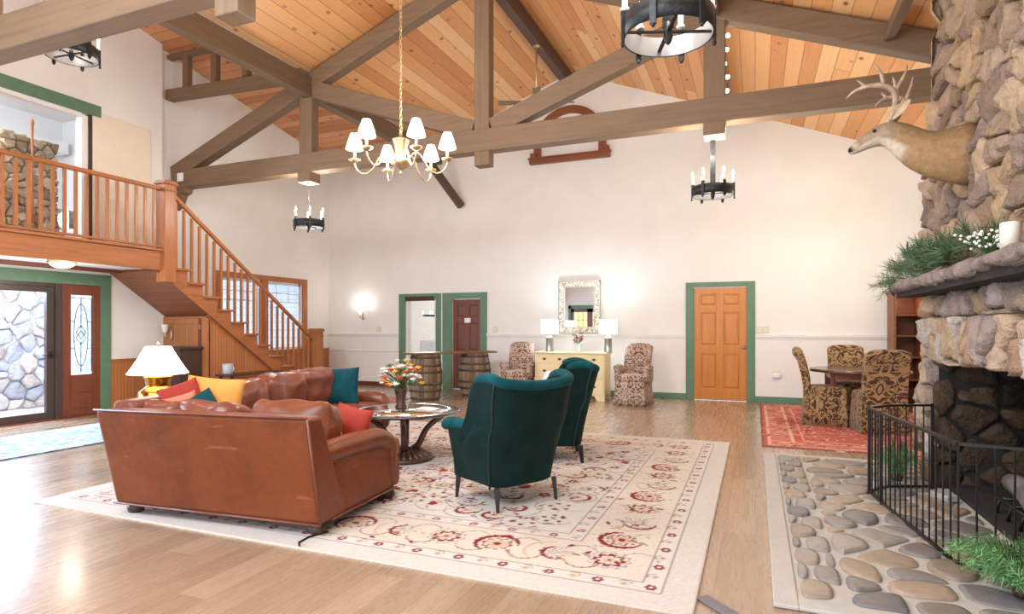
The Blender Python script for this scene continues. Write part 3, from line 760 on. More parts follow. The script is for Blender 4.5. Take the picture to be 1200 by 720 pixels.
stones(mb, cells(.5, .8, .24, .2, .4, .012, 9), lambda u, v, h: (-u, -.42 + v, 1.95 + h), .05, [(190, 164, 132), (206, 184, 154)], 9)
mb.build('stone_face', 'stone', r_)
tag(MB().lathe([(0, 0), (.022, 0), (.022, .5), (.012, .52), (.03, .56), (.02, .62), (.012, .9), (.02, .95), (.028, 1.0), (.012, 1.05), (.02, 1.5), (.03, 1.52), (.018, 1.58), (0, 1.62)], 10).build('bed_post', 'oakz', loc=(-10.2, 5.72, 2.9)), 'slim turned wooden post standing in the loft room', 'post')
tag(MB().box(-13.09, -13.07, 7.0, 7.6, 2.9, 4.2).build('loft_window', 'winglow'), 'bright narrow window at the back of the loft room', 'window')
t = thing('loft_chair', 'white upholstered seat behind the loft railing', 'chair', (-10.1, 6.55, 2.45), 0.6)
MB().rbox((0, 0, .32), (.6, .6, .25), .08, crown=.03).build('seat', 'linen', t); MB().rbox((0, .28, .6), (.6, .16, .5), .07).build('backrest', 'linen', t)
MB().box(-.25, .25, -.25, .25, 0, .2).build('base', 'darkwood', t)
tag(MB().bar((-12.9, 1.7, 4.72), (-12.9, 7.8, 4.9), .3, .22).build('loft_beam', 'whitem'), 'white painted beam across the loft room', 'beam')

# doors on the back wall
def six_panel(parent, x0, x1, z1, y, m, rows):
    W = x1 - x0; st_ = W * .13
    b = MB(); b.box(x0, x1, y, y + .03, 0.01, z1); 
    def rail(a, c, z0_, z1_): b.box(a, c, y - .014, y, z0_, z1_)
    rail(x0, x0 + st_, .01, z1); rail(x1 - st_, x1, .01, z1); mid = (x0 + x1) / 2; rail(mid - st_ / 2, mid + st_ / 2, .01, z1)
    zz = [.01] + [v for r in rows for v in r] + [z1]
    for a, c in zip(zz[::2], zz[1::2]): rail(x0 + st_, mid - st_ / 2, a, c); rail(mid + st_ / 2, x1 - st_, a, c)
    for (a, c) in rows:
        for (p, q) in ((x0 + st_, mid - st_ / 2), (mid + st_ / 2, x1 - st_)):
            e = .035; b.quadbox([(p + .012, y, a + .012), (q - .012, y, a + .012), (q - .012, y, c - .012), (p + .012, y, c - .012), (p + e, y - .012, a + e), (q - e, y - .012, a + e), (q - e, y - .012, c - e), (p + e, y - .012, c - e)])
    return b.build('leaf', m, parent, bevel=0.003)
R3 = [(.22, .85), (1.0, 1.6), (1.72, 1.93)]
d = bpy.data.objects.new('door_2', None); C.objects.link(d); d.location = (-.59, YB, 0); struct(d)
b = MB(); b.box(-.59, -.45, -.03, .0, 0, 2.14); b.box(.45, .59, -.03, 0, 0, 2.14); b.box(-.45, .45, -.03, 0, 2.05, 2.14); b.build('casing', 'green', d, bevel=0.004)
lf = six_panel(d, -.45, .45, 2.04, .01, 'door', R3)
MB().lathe([(0, 0), (.025, 0), (.012, .01), (.012, .03), (.03, .045), (.03, .065), (0, .08)], 14).build('knob', 'brass', lf).matrix_local = Matrix.Translation((.4, -.01, .97)) @ Matrix.Rotation(PI / 2, 4, 'X')
d = bpy.data.objects.new('door_3', None); C.objects.link(d); d.location = (-5.675, YB, 0); struct(d)
b = MB(); b.box(-.56, -.335, -.03, .0, 0, 2.06); b.box(.335, .485, -.03, 0, 0, 2.06); b.box(-.335, .335, -.03, 0, 1.93, 2.06); b.build('casing', 'green', d, bevel=0.004)
lf = six_panel(d, -.335, .335, 1.92, .06, 'doord', [(.22, .72), (.84, 1.42), (1.54, 1.8)])
MB().box(-.06, .08, .035, .044, 1.42, 1.52).build('notice', 'paper', lf)
d = bpy.data.objects.new('door_4', None); C.objects.link(d); d.location = (-6.78, YB, 0); struct(d)
b = MB(); b.box(-.55, -.38, -.03, .0, 0, 2.06); b.box(.38, .5, -.03, 0, 0, 2.06); b.box(-.38, .38, -.03, 0, 1.93, 2.06); b.build('casing', 'green', d, bevel=0.004)
MB().box(-.38, .34, -.05, .0, 1.9, 2.0).build('sign_board', 'darkwood', d, bevel=0.004)
for x_ in (-.38, .34): MB().box(x_, x_ + .04, 0, .15, 0, 1.93).build('jamb', 'whitem', d)
# room behind that doorway
b = MB(); b.box(-11.5, -11.4, YB + .17, 17.5, 0, 2.8); b.box(-11.5, -6.25, 17.4, 17.5, 0, 2.8); b.box(-6.3, -6.2, YB + .17, 17.5, 0, 2.8); b.box(-11.5, -6.2, YB + .17, 17.5, 2.7, 2.8)
struct(b.build('wall_side_room', 'plaster_room')); struct(MB().box(-11.5, -6.2, YB + .1, 17.5, -.1, 0).build('floor_side_room', 'floor'))
for i, (x, y) in enumerate(((-7.75, 13.2), (-7.2, 13.45))):
    t = thing('dining_chair', ('white upholstered chair seen through the open doorway, left of two', 'white upholstered chair seen through the open doorway, right of two')[i], 'chair', (x, y, 0), 0, 'white chairs in the side room')
    MB().rbox((0, .22, .72), (.48, .08, .56), .03).build('backrest', 'linen', t); MB().rbox((0, 0, .44), (.48, .48, .1), .04).build('seat', 'linen', t)
    for sx in (-1, 1):
        for sy in (-1, 1): MB().box(-.02, .02, -.02, .02, 0, .4).build('leg', 'darkwood', t, loc=(sx * .2, sy * .2, 0))

# ------------------------------------------------------------------ fireplace
def xf(z): return 1.42 if z < 2.5 else 1.42 + (z - 2.5) * 0.085
fp = thing('stone_fireplace', 'tall rough fieldstone chimney and fireplace on the right wall', 'fireplace', (1.42, 4.2, 0))
FO = Vector((1.42, 4.2, 0))
def fb(mb, name, m, **k):
    o = mb.build(name, m, fp, **k); o.location = -FO; return o
fb(MB().prism([(1.44, 1.6), (XR - .01, 1.6), (XR - .01, 4.06), (1.6, 4.39), (1.44, 2.5)], 2.0, 6.2, 1), 'chimney_core', 'mortar')
mb = MB()
def sk(u, v, h): z = 1.7 + v; return (xf(z) - h, 6.26 - u, z)
def shear(polys, k): return [[(x + k * y, y) for x, y in p] for p in polys]
cc = cells(4.3, 2.72, .27, .19, .48, .01, 21)
stones(mb, shear(cc, 0.0), sk, .075, STONE, 21, rough=.35)
stones(mb, cells(1.0, 2.7, .3, .2, .4, .022, 22), lambda u, v, h: (1.42 + .0 + u, 6.2 + h * .6, 1.7 + v), .07, STONE, 22)
fb(mb, 'chimney_stones', 'stone')
fb(MB().box(1.44, XR - .01, 2.0, 6.2, 1.06, 1.6).box(1.44, XR - .01, 5.9, 6.2, 0, 1.06).box(1.44, XR - .01, 2.0, 2.7, 0, 1.06), 'lower_core', 'mortar')
mb = MB()
stones(mb, cells(4.3, .36, .135, .4, .2, .014, 31), lambda u, v, h: (1.41 - h, 6.26 - u, 1.04 + v), .085, STONEL, 31, chaikin=2)
stones(mb, cells(4.3, .2, .22, .17, .25, .014, 32), lambda u, v, h: (1.41 - h, 6.26 - u, 1.40 + v), .08, STONEL, 32)
stones(mb, cells(.34, 1.06, .26, .22, .25, .02, 33), lambda u, v, h: (1.40 - h, 6.24 - u, v), .1, STONEL, 33)
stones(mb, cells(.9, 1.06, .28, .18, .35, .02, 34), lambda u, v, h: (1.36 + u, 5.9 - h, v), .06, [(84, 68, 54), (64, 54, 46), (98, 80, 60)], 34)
stones(mb, cells(1.0, 1.6, .28, .2, .35, .02, 35), lambda u, v, h: (1.42 + u, 6.2 + h * .6, v), .06, STONEL, 35)
stones(mb, cells(.7, 1.06, .26, .22, .25, .02, 36), lambda u, v, h: (1.42 - h, 2.7 - u, v), .08, STONEL, 36)
fb(mb, 'lintel_and_pillar_stones', 'stone')
mb = MB(); mb.box(1.40, 2.35, 5.882, 5.899, 0, 1.08); mb.box(2.28, 2.35, 2.7, 5.88, 0.0, 1.3); mb.box(1.45, 2.35, 2.7, 5.9, 0.0, .05)
fb(mb, 'firebox', 'soot')
mb = MB(); stones(mb, cells(3.2, 1.1, .3, .16, .35, .012, 44), lambda u, v, h: (2.28 - h, 2.7 + u, v), .03, [(34, 29, 27), (44, 37, 34), (26, 23, 22)], 44); fb(mb, 'firebox_stones', 'stone')
mb = MB(); mb.box(1.18, 1.5, 2.0, 6.3, 1.585, 1.66); fb(mb, 'mantel_slab', 'soot')
mb = MB(); r_ = random.Random(3); y = 6.34; k = 0
while y > 2.1:
    L = r_.uniform(.15, .27); hz = r_.uniform(.075, .11)
    mb.rbox((1.27 + r_.uniform(-.015, .015), y - L / 2, 1.675), (.3, L * .97, hz), .045, 6, crown=.01, wr=.02, seed=k); k += 1; y -= L
for v in mb.bm.verts: pass
for v in mb.bm.verts:
    kk = int(v.co.y * 4.7); q = random.Random(kk).uniform(.75, 1.1); c = lin((158, 142, 134)); v[mb.cl] = (c[0] * q, c[1] * q, c[2] * q, 1)
fb(mb, 'mantel_stones', 'stone')
# firewood and grate
t = thing('log_grate', 'black iron grate in the fireplace', 'grate', (1.75, 4.75, .05))
b = MB()
for yy in (-.3, -.1, .1, .3): b.tube([(-.22, yy, 0), (-.2, yy, .1), (.2, yy, .1)], .012, 6)
b.tube([(-.2, -.35, .1), (-.2, .35, .1)], .012, 6).tube([(.2, -.35, .1), (.2, .35, .1)], .012, 6); b.build('bars', 'black', t)
for i, (x, y, z, r, a, L, lb) in enumerate(((1.62, 4.78, .235, .07, .1, .8, 'lower front'), (1.8, 4.75, .235, .075, -.08, .8, 'lower rear'), (1.7, 4.8, .36, .065, .35, .75, 'topmost'))):
    b = MB(); pts = [(math.sin(a) * s_ * L / 2, s_ * L / 2, .02 * math.sin(s_ * 3)) for s_ in np.linspace(-1, 1, 7)]
    b.tube(pts, [r * rnd.uniform(.9, 1.05) for _ in range(7)], 10)
    tag(b.build('firewood_log', 'bark', loc=(x, y, z)), 'grey charred log on the fireplace grate, ' + lb + ' of three', 'log', 'logs on the grate')
tag(MB().box(-.05, .05, -.09, .09, 0, .045).build('matchbox', 'ceram', loc=(1.32, 5.42, .025), rz=.5, bevel=.004), 'small pale box lying on the hearth behind the fence', 'box')
# hearth paving
hs = thing('flagstone_hearth', 'hearth paving of grey and brown river stones in pale grout', 'paving', (.1, 3.1, 0))
MB().box(0, 1.4, 0, 3.66, 0.0, .012).build('grout_bed', 'grout', hs)
MB().box(-.02, .09, -.02, 3.68, 0.002, .022).box(.09, 1.34, -.02, .09, .002, .022).box(.09, 1.34, 3.58, 3.68, .002, .022).build('border', 'grout', hs, bevel=.006)
mb = MB()
FL = [(150, 143, 138), (164, 150, 136), (138, 135, 137), (158, 148, 140), (172, 153, 134), (144, 139, 136), (162, 157, 153)]
rg = ((1.0, -0.3), (1.0, 0.4), (0.94, 0.9), (0.7, 1.0))
stones(mb, cells(.2, 3.46, .2, .235, .12, .03, 51), lambda u, v, h: (.11 + u, .1 + v, .008 + h), .022, FL, 51, rg, 0.02, True, 3)
stones(mb, cells(.98, 3.46, .33, .2, .36, .035, 52), lambda u, v, h: (.33 + u, .1 + v, .008 + h), .022, FL, 52, rg, 0.02, True, 3)
mb.build('river_stones', 'flag', hs)

# fence
fn = thing('hearth_fence', 'black metal barred hearth fence enclosing the fireplace', 'fence', (.83, 5.42, 0))
def panel(a, c, n, h=.69, ends=(1, 1)):
    a, c = Vector((*a, 0)), Vector((*c, 0)); zc = Vector((0, 0, 1)); o = Vector((.83, 5.42, 0)); d = (c - a).normalized()
    MB().bar(a - o + zc * h, c - o + zc * h, .022, .016).build('top_rail', 'black', fn); MB().bar(a - o + zc * .035, c - o + zc * .035, .02, .016).build('bottom_rail', 'black', fn)
    for i in range(n + 1):
        if (i == 0 and ends[0] < 0) or (i == n and ends[1] < 0): continue
        p = a + (c - a) * i / n - o; e_ = (i == 0 and ends[0]) or (i == n and ends[1]); w_ = .022 if e_ else .0085
        MB().bar(p + zc * (.0 if e_ else .035), p + zc * (h + (.015 if e_ else 0)), w_, w_).build('post' if e_ else 'bar', 'black', fn)
panel((.83, 5.42), (.86, 5.12), 4); panel((.86, 5.12), (1.02, 3.92), 13, .69, (-1, 0)); panel((.83, 5.42), (1.0, 5.64), 3, .69, (-1, 0)); panel((1.0, 5.64), (1.33, 5.78), 5, .69, (-1, 1)); panel((1.02, 3.92), (1.33, 3.86), 4, .69, (-1, 1)); 
MB().box(-.02, .035, -.035, .02, 0, .03).build('foot', 'black', fn); MB().box(-.02, .035, -.035, .02, 0, .03).build('foot', 'black', fn, loc=(.19, -1.5, 0))

# deer head
dh = thing('deer_head', 'mounted antlered deer head with tan neck on the stone chimney', 'deer mount', (1.42, 5.07, 2.54), 0)
S_ = 0.0061
def dp(px, py): return ((px - 1140) * S_, (178 - py) * S_)
ST = [(1143, 180, 38, .155), (1136, 180, 37.5, .16), (1122, 179, 34, .15), (1108, 178, 30, .13), (1094, 174, 26, .11), (1082, 167, 22.5, .092), (1072, 158, 19.5, .078), (1063, 151, 17.5, .072), (1054, 147.5, 16, .073), (1046, 148, 13.5, .068), (1039, 150.5, 11, .056), (1032, 154, 9, .043), (1025, 158, 7.5, .036), (1019, 161.5, 6.3, .034), (1014.5, 164, 4.6, .028), (1012.5, 165, 2.2, .014)]
rings = []
for i, (px, py, hh, hw) in enumerate(ST):
    x, z = dp(px, py); a = ST[max(0, i - 1)]; c = ST[min(len(ST) - 1, i + 1)]
    d = Vector((c[0] - a[0], 0, -(c[1] - a[1]))).normalized(); up = Vector((d.z, 0, -d.x));
    if up.z < 0: up = -up
    if i < 2: up = Vector((0, 0, 1))
    row = []
    for k in range(20):
        th = 2 * PI * k / 20; sx, sz = math.cos(th), math.sin(th)
        wv = hw * (1.0 if sz < 0.2 or i > 7 else 1 - .25 * (sz - .2)); 
        row.append(Vector((x, 0, z)) + Vector((0, 1, 0)) * (wv * sx) + up * (hh * S_ * sz))
    rings.append(row)
def hide(i, k, n, co):
    th = 2 * PI * k / n; s_ = math.sin(th); base = Vector(lin((176, 142, 104))[:3]); dark = Vector(lin((122, 92, 64))[:3]); white = Vector(lin((226, 210, 188))[:3]); face = Vector(lin((176, 154, 130))[:3])
    c = base.lerp(dark, max(0, s_) * .5 if i < 8 else 0.1)
    if i >= 8: c = face.lerp(dark, max(0, s_) * .35)
    if 6 <= i <= 9 and s_ < -.45: c = white
    if 10 <= i <= 13 and s_ < -.1: c = white.lerp(face, .25)
    if i == 13: c = white.lerp(face, .5)
    if i >= 14: c = Vector((.03, .02, .018)) if s_ > -.4 else white
    if i < 2: c = dark
    return (*c, 1)
b = MB(); b.loft(rings, hide); body = b.build('head_and_neck', 'hide', dh, subsurf=1)
for s_ in (-1, 1):
    ex, ez = dp(1038.5, 144.2); MB().lathe([(0, -.014), (.01, -.01), (.0145, 0), (.01, .01), (0, .014)], 12).build('eye', 'eye', dh, loc=(ex, s_ * .052, ez))
    # ear: cupped leaf
    b = MB(); px0, pz0 = dp(1056, 132); base = Vector((px0, s_ * .05, pz0)); tip = Vector((dp(1073, 115)[0], s_ * .125, dp(1073, 115)[1])); ax = tip - base; side = ax.cross(Vector((0, s_, .2))).normalized(); cup = side.cross(ax).normalized()
    R = []
    for i in range(9):
        f = i / 8; wd = .036 * math.sin(PI * min(1, f * .82 + .12)) ** .8 * (1 if f < .99 else .1); p = base + ax * f; row = []
        for k in range(-3, 4):
            g_ = k / 3; row.append(b.bm.verts.new(p + side * wd * g_ + cup * (abs(g_) ** 2) * wd * .5))
        R.append(row)
    cI = (*Vector(lin((206, 180, 150))[:3]), 1)
    for a, c in zip(R, R[1:]):
        for k in range(6): b.bm.faces.new((a[k], a[k + 1], c[k + 1], c[k])).smooth = True
    for v in b.bm.verts: v[b.cl] = cI
    b.build('ear', 'hide', dh, solid=.006, subsurf=1)
    def A(px, py, yy): x, z = dp(px, py); return (x, s_ * yy, z)
    # each side sweeps forward then up
    sh = 0 if s_ == -1 else 19; sq = 1.0 if s_ == -1 else .62
    def Q(px, py, yy): return A(1056 + (px - 1056) * sq + sh * min(1, (135 - py) / 30), py, yy)
    b = MB()
    b.tube([Q(1054, 135, .035), Q(1058, 124, .06), Q(1060, 112, .1), Q(1056, 102, .13), Q(1046, 97, .15), Q(1034, 95, .155), Q(1022, 97, .15), Q(1013, 100, .14), Q(1007, 107, .13)], [0.0238, 0.0224, 0.0217, 0.0210, 0.0203, 0.0182, 0.0154, 0.0112, 0.0042], 9)
    b.tube([Q(1057, 104, .12), Q(1063, 95, .13), Q(1068, 84, .13), Q(1070, 74, .12)], [0.0168, 0.0154, 0.0098, 0.0028], 8)
    b.tube([Q(1045, 97, .15), Q(1044, 88, .16), Q(1041, 79, .15), Q(1036, 70, .14)], [0.0168, 0.0154, 0.0112, 0.0028], 8)
    b.tube([Q(1027, 96, .15), Q(1022, 91, .16), Q(1017, 87, .165)], [0.0140, 0.0098, 0.0028], 8)
    b.tube([Q(1058, 122, .06), Q(1063, 115, .04), Q(1068, 107, .04)], [0.0140, 0.0112, 0.0028], 8)
    b.build('antler', 'antler', dh, subsurf=1)
MB().loft([[((0.01 if e else .05), math.cos(2 * PI * k / 24) * .16, -.01 + math.sin(2 * PI * k / 24) * .235) for k in range(24)] for e in (0, 1)]).build('mounting_board', 'darkwood', dh)

# greenery
def pine(mb, p, d, L, nl, n=70, w=.0035, droop=.1):
    p, d = Vector(p), Vector(d).normalized()
    for i in range(n):
        f = rnd.random(); q = p + d * L * f - Vector((0, 0, droop * f * f * L))
        r = Vector((rnd.gauss(0, 1), rnd.gauss(0, 1), rnd.gauss(0, 1))).normalized(); e = (d * 1.1 + r * .9).normalized()
        mb.blade(q, q + e * nl * rnd.uniform(.7, 1.1), w)
    return mb
t = thing('pine_garland', 'green pine bough garland lying along the stone mantel', 'garland', (1.27, 5.4, 1.73))
b = MB(); tw = MB()
for i in range(66):
    y = rnd.uniform(-1.15, .82); x = rnd.uniform(-.12, .08); z = rnd.uniform(0.0, .14)
    d = Vector((rnd.uniform(-.7, .3), rnd.choice((-1, 1, 1)) * rnd.uniform(.3, 1), rnd.uniform(.05, .9)))
    pine(b, (x, y, z), d, rnd.uniform(.12, .24), .13, 60, .004); tw.tube([(x, y, z), Vector((x, y, z)) + d.normalized() * .2], .004, 4)
for i in range(9): pine(b, (-.12, .78, .0), (rnd.uniform(-.6, .1), rnd.uniform(.5, 1), rnd.uniform(-.5, .3)), .24, .09, 45, .004)
b.build('needles', 'pine_needle', t, fixn=False); tw.build('twigs', 'twig', t)
def sprigs(c, n, r, hgt, label, name='blossom_sprig', mat='berry'):
    t = thing(name, label, 'flowers', c); b = MB(); s_ = MB()
    for i in range(n):
        a = rnd.uniform(0, 2 * PI); q = Vector((math.cos(a) * r * rnd.random(), math.sin(a) * r * rnd.random(), hgt * rnd.uniform(.3, 1)))
        s_.tube([(0, 0, 0), q * .5 + Vector((0, 0, .01)), q], .0015, 4, False); b.rbox(q, (.016,) * 3, .008, 3)
    b.build('blossoms', mat, t); s_.build('stems', 'green_leaf', t); return t
sprigs((1.2, 4.08, 1.72), 60, .16, .14, 'tiny white blossom sprigs on the mantel beside the candle')
sprigs((1.17, 6.38, 1.6), 30, .1, .17, 'pale berry sprig at the far end of the mantel garland')
t = thing('pillar_candle', 'white pillar candle standing on the mantel by the blossoms', 'candle', (1.22, 3.84, 1.73))
MB().lathe([(0, 0), (.042, 0), (.042, .13), (.034, .135), (0, .128)], 20).build('wax', 'candle', t); MB().tube([(0, 0, .125), (.002, 0, .145)], .002, 5).build('wick', 'black', t)
def fern(c, n, r, h, label, m='fern'):
    t = thing('fern', label, 'plant', c); b = MB(); s_ = MB()
    for i in range(n):
        a = rnd.uniform(0, 2 * PI); q = r * rnd.uniform(.3, 1); hh = h * rnd.uniform(.5, 1); p0 = Vector((math.cos(a) * .03, math.sin(a) * .03, .05)); p1 = Vector((math.cos(a) * q * .5, math.sin(a) * q * .5, hh)); p2 = Vector((math.cos(a) * q, math.sin(a) * q, hh * .62))
        s_.tube([p0, p1, p2], .002, 4, False)
        for j in range(46):
            f = rnd.random(); q_ = p0.lerp(p1, f).lerp(p1.lerp(p2, f), f); e = Vector((rnd.gauss(0, 1), rnd.gauss(0, 1), rnd.gauss(.2, 1))).normalized()
            b.blade(q_, q_ + e * rnd.uniform(.03, .06), .0032)
    b.build('fronds', m, t, fixn=False); s_.build('stems', 'green_leaf', t)
    MB().lathe([(0, 0), (.04, 0), (.055, .06), (.045, .06), (.04, .04), (0, .04)], 16).build('pot', 'darkwood', t); return t
fern((1.2, 3.6, 0.015), 190, .33, .3, 'bright feathery green plant beside the near end of the hearth fence')
fern((1.12, 5.98, 0.02), 90, .2, .36, 'feathery green plant by the fireplace pillar behind the fence')

# ------------------------------------------------------------------ rugs
def rug(name, x0, y0, w, h, res, paint, label, cat='rug', th=.012):
    nx, ny = int(w / res), int(h / res); xs = np.linspace(0, w, nx + 1); ys = np.linspace(0, h, ny + 1)
    X, Y = np.meshgrid(xs, ys); img = paint(X, Y, w, h, res)
    rg_ = np.random.RandomState(2); img = np.clip(img * (1 + rg_.randn(*X.shape)[..., None] * .035), 0, 1)
    co = np.stack([X.ravel(), Y.ravel(), np.full(X.size, th)], 1)
    idx = np.arange(X.size).reshape(X.shape)
    q = np.stack([idx[:-1, :-1], idx[:-1, 1:], idx[1:, 1:], idx[1:, :-1]], -1).reshape(-1, 4)
    # edge skirt
    per = np.concatenate([idx[0, :], idx[1:, -1], idx[-1, -2::-1], idx[-2:0:-1, 0]]); base = X.size
    cb = co[per].copy(); cb[:, 2] = 0; co = np.concatenate([co, cb]); n = len(per); k = np.arange(n); k2 = (k + 1) % n
    sk_ = np.stack([per[k2], per[k], base + k, base + k2], -1); q = np.concatenate([q, sk_])
    me = bpy.data.meshes.new(name); me.vertices.add(len(co)); me.vertices.foreach_set('co', co.ravel().astype('f'))
    me.loops.add(q.size); me.loops.foreach_set('vertex_index', q.ravel().astype('i')); me.polygons.add(len(q))
    me.polygons.foreach_set('loop_start', (np.arange(len(q)) * 4).astype('i')); me.polygons.foreach_set('loop_total', np.full(len(q), 4, 'i'))
    me.update(calc_edges=True)
    at = me.color_attributes.new('Col', 'FLOAT_COLOR', 'POINT'); c = img.reshape(-1, 3); c = np.concatenate([c, c[per]]); c = np.concatenate([c, np.ones((len(c), 1))], 1)
    at.data.foreach_set('color', c.ravel().astype('f')); me.materials.append(M['rug']); me.validate()
    o = bpy.data.objects.new(name, me); C.objects.link(o); o.location = (x0, y0, 0.0); return tag(o, label, cat)
class Cv:
    def __init__(s, X, Y, res, ground):
        s.X, s.Y, s.res = X, Y, res; s.img = np.empty(X.shape + (3,)); s.img[:] = lin(ground)[:3]
    def win(s, x, y, r):
        i0 = max(0, int((x - r) / s.res)); i1 = int((x + r) / s.res) + 2; j0 = max(0, int((y - r) / s.res)); j1 = int((y + r) / s.res) + 2
        return (slice(j0, max(j0, j1)), slice(i0, max(i0, i1)))
    def fill(s, w, mask, c, a=1.0):
        c = np.array(lin(c)[:3]); s.img[w][mask] = s.img[w][mask] * (1 - a) + c * a
    def rosette(s, x, y, r, c, n=6, core=None, ph=0, hollow=0):
        w = s.win(x, y, r); X, Y = s.X[w] - x, s.Y[w] - y; R = np.hypot(X, Y); A = np.arctan2(Y, X) + ph
        e = r * (.68 + .3 * np.abs(np.cos(A * n / 2))); m = (R < e)
        if hollow: m &= (R > e * hollow)
        s.fill(w, m, c)
        if core: s.fill(w, R < r * .33, core)
    def arc(s, x, y, r, wd, a0, a1, c, scal=0):
        w = s.win(x, y, r + wd * 2); X, Y = s.X[w] - x, s.Y[w] - y; R = np.hypot(X, Y); A = (np.arctan2(Y, X) - a0) % (2 * PI); sp = (a1 - a0)
        t = A / sp; ww = wd * np.clip(np.sin(PI * np.clip(t, 0, 1)), .0, 1) ** .5
        if scal: ww = ww * (.65 + .45 * np.abs(np.sin(t * scal * PI)))
        s.fill(w, (np.abs(R - r) < ww) & (t < 1), c)
    def leaf(s, x, y, L, wd, a, c):
        w = s.win(x, y, L); X, Y = s.X[w] - x, s.Y[w] - y; u = X * math.cos(a) + Y * math.sin(a); v = -X * math.sin(a) + Y * math.cos(a); t = u / L
        s.fill(w, (t > 0) & (t < 1) & (np.abs(v) < wd * np.sin(PI * np.clip(t, 0, 1))), c)
    def palmette(s, x, y, r, a, c1, c2, c3):
        s.rosette(x, y, r * .55, c2, 8, ph=a); s.rosette(x, y, r * .42, c3, 8, ph=a)
        for k in range(-3, 4): s.leaf(x, y, r * (1.0 - abs(k) * .07), r * .12, a + k * .42, c1 if k % 2 == 0 else c2)
        for k in range(-3, 4): s.leaf(x + math.cos(a + k * .42) * r * .15, y + math.sin(a + k * .42) * r * .15, r * (.78 - abs(k) * .05), r * .06, a + k * .42, c3)
        s.arc(x, y, r * 1.05, r * .07, a + 1.7, a + 4.4, c1, 7); s.rosette(x, y, r * .2, c1, 6)
BG, TN, BU, GY, NV, BR = (212, 207, 201), (202, 178, 154), (132, 44, 54), (158, 146, 144), (92, 84, 98), (150, 112, 84)
def big_paint(X, Y, w, h, res):
    cv = Cv(X, Y, res, BG); E = np.minimum(np.minimum(X, w - X), np.minimum(Y, h - Y)); full = (slice(None), slice(None)); r = random.Random(4)
    cv.fill(full, E < .17, (209, 203, 197)); cv.fill(full, E < .02, (206, 196, 184))
    cv.fill(full, (E > .28) & (E < .72), (214, 204, 192))
    for e in (.17, .275, .725, .83): cv.fill(full, np.abs(E - e) < .006, GY)
    def along(e, step):
        out = []
        for (ax, L) in (('x', w), ('y', h)):
            n = int((L - 2 * e) / step); st_ = (L - 2 * e) / n
            for i in range(n + (1 if ax == 'x' else 0)):
                p = e + st_ * i
                if ax == 'x': out += [(p, e, 0), (p, h - e, PI)]
                elif i > 0: out += [(e, p, -PI / 2), (w - e, p, PI / 2)]
        return out
    for e in (.225, .777):
        for i, (x, y, a) in enumerate(along(e, .135)):
            if i % 4 < 2: cv.rosette(x, y, .034, BU if e < .5 else (160, 84, 88), 6, BG)
            else: cv.rosette(x, y, .026, TN, 4, GY); cv.arc(x, y, .04, .005, a, a + 2.4, GY)
    for i, (x, y, a) in enumerate(along(.5, .33)):
        k = (i // 2) % 3
        if k == 0:
            cv.arc(x, y, .13, .02, a, a + 4.4, BU, 12); cv.rosette(x, y, .075, TN, 8, BU, hollow=0); cv.rosette(x, y, .1, BU, 10, hollow=.86)
        elif k == 1:
            cv.palmette(x, y, .15, a + r.uniform(-.5, .5), TN, GY, BG); cv.arc(x + .05, y, .1, .014, a + 2, a + 5, BU, 9)
        else:
            cv.rosette(x, y, .13, GY, 12, hollow=.9); cv.rosette(x, y, .1, BU, 8, hollow=.7); cv.rosette(x, y, .045, TN, 6, BU)
        cv.arc(x + .16, y + .06, .1, .006, a, a + 3.6, GY); cv.arc(x - .14, y - .06, .1, .006, a + PI, a + PI + 3.6, BR)
        for _ in range(3): cv.leaf(x + r.uniform(-.2, .2), y + r.uniform(-.17, .17), .07, .014, r.uniform(0, 6.3), r.choice((BU, TN, GY, BR)))
    # field: vines, palmettes, rosettes, arranged symmetrically
    cx, cy = w / 2, h / 2; pts = []
    tries = 0
    while len(pts) < 125 and tries < 9000:
        tries += 1; x, y = r.uniform(.95, cx), r.uniform(.95, h - .95)
        if all(math.hypot(x - p[0], y - p[1]) > .205 for p in pts): pts.append((x, y))
    for i, (x, y) in enumerate(pts):
        a = r.uniform(0, 6.3); k = i % 7; R = r.uniform(.08, .135); cs = [r.choice((BU, (168, 74, 84), BU)), r.choice((TN, BR, GY)), BG]
        va = [(r.uniform(-.12, .12), r.uniform(-.12, .12), r.uniform(0, 6.3), r.choice((GY, BR, BU, NV, TN))) for _ in range(7)]; ra = r.uniform(.12, .2)
        for sx in (0, 1):
            px = x if sx == 0 else w - x; aa = a if sx == 0 else PI - a
            for (dx, dy, la, lc) in va: cv.leaf(px + (dx if sx == 0 else -dx), y + dy, .08, .011, la if sx == 0 else PI - la, lc)
            cv.arc(px, y, ra, .0055, aa, aa + 3.4, GY); cv.arc(px + .1 * math.cos(aa), y + .1 * math.sin(aa), ra * .8, .0055, aa + 2, aa + 5, TN)
            if k in (0, 4): cv.palmette(px, y, R * 1.15, aa, *cs)
            elif k == 1: cv.arc(px, y, R * .8, .016, aa, aa + 3.8, BU, 9); cv.rosette(px, y, R * .35, TN, 6, BU)
            elif k == 2: cv.rosette(px, y, R * .7, GY, 10, hollow=.86); cv.rosette(px, y, R * .4, BU, 6, TN)
            elif k == 3: cv.rosette(px, y, R * .5, BU, 5, BG); cv.rosette(px, y, R * .75, NV, 8, hollow=.93)
            elif k == 5:
                for j in range(5): cv.rosette(px + .07 * math.cos(aa + j * 1.25), y + .07 * math.sin(aa + j * 1.25), .02, NV if j % 2 else BU, 5)
            else: cv.leaf(px, y, R, .03, aa, (168, 60, 74)); cv.leaf(px, y, R, .03, aa + .9, BU); cv.leaf(px, y, R, .025, aa - .8, TN)
    return cv.img
rug('area_rug', -5.04, 2.83, 4.78, 4.43, .0105, big_paint, 'large cream area rug with burgundy floral pattern under the seating')
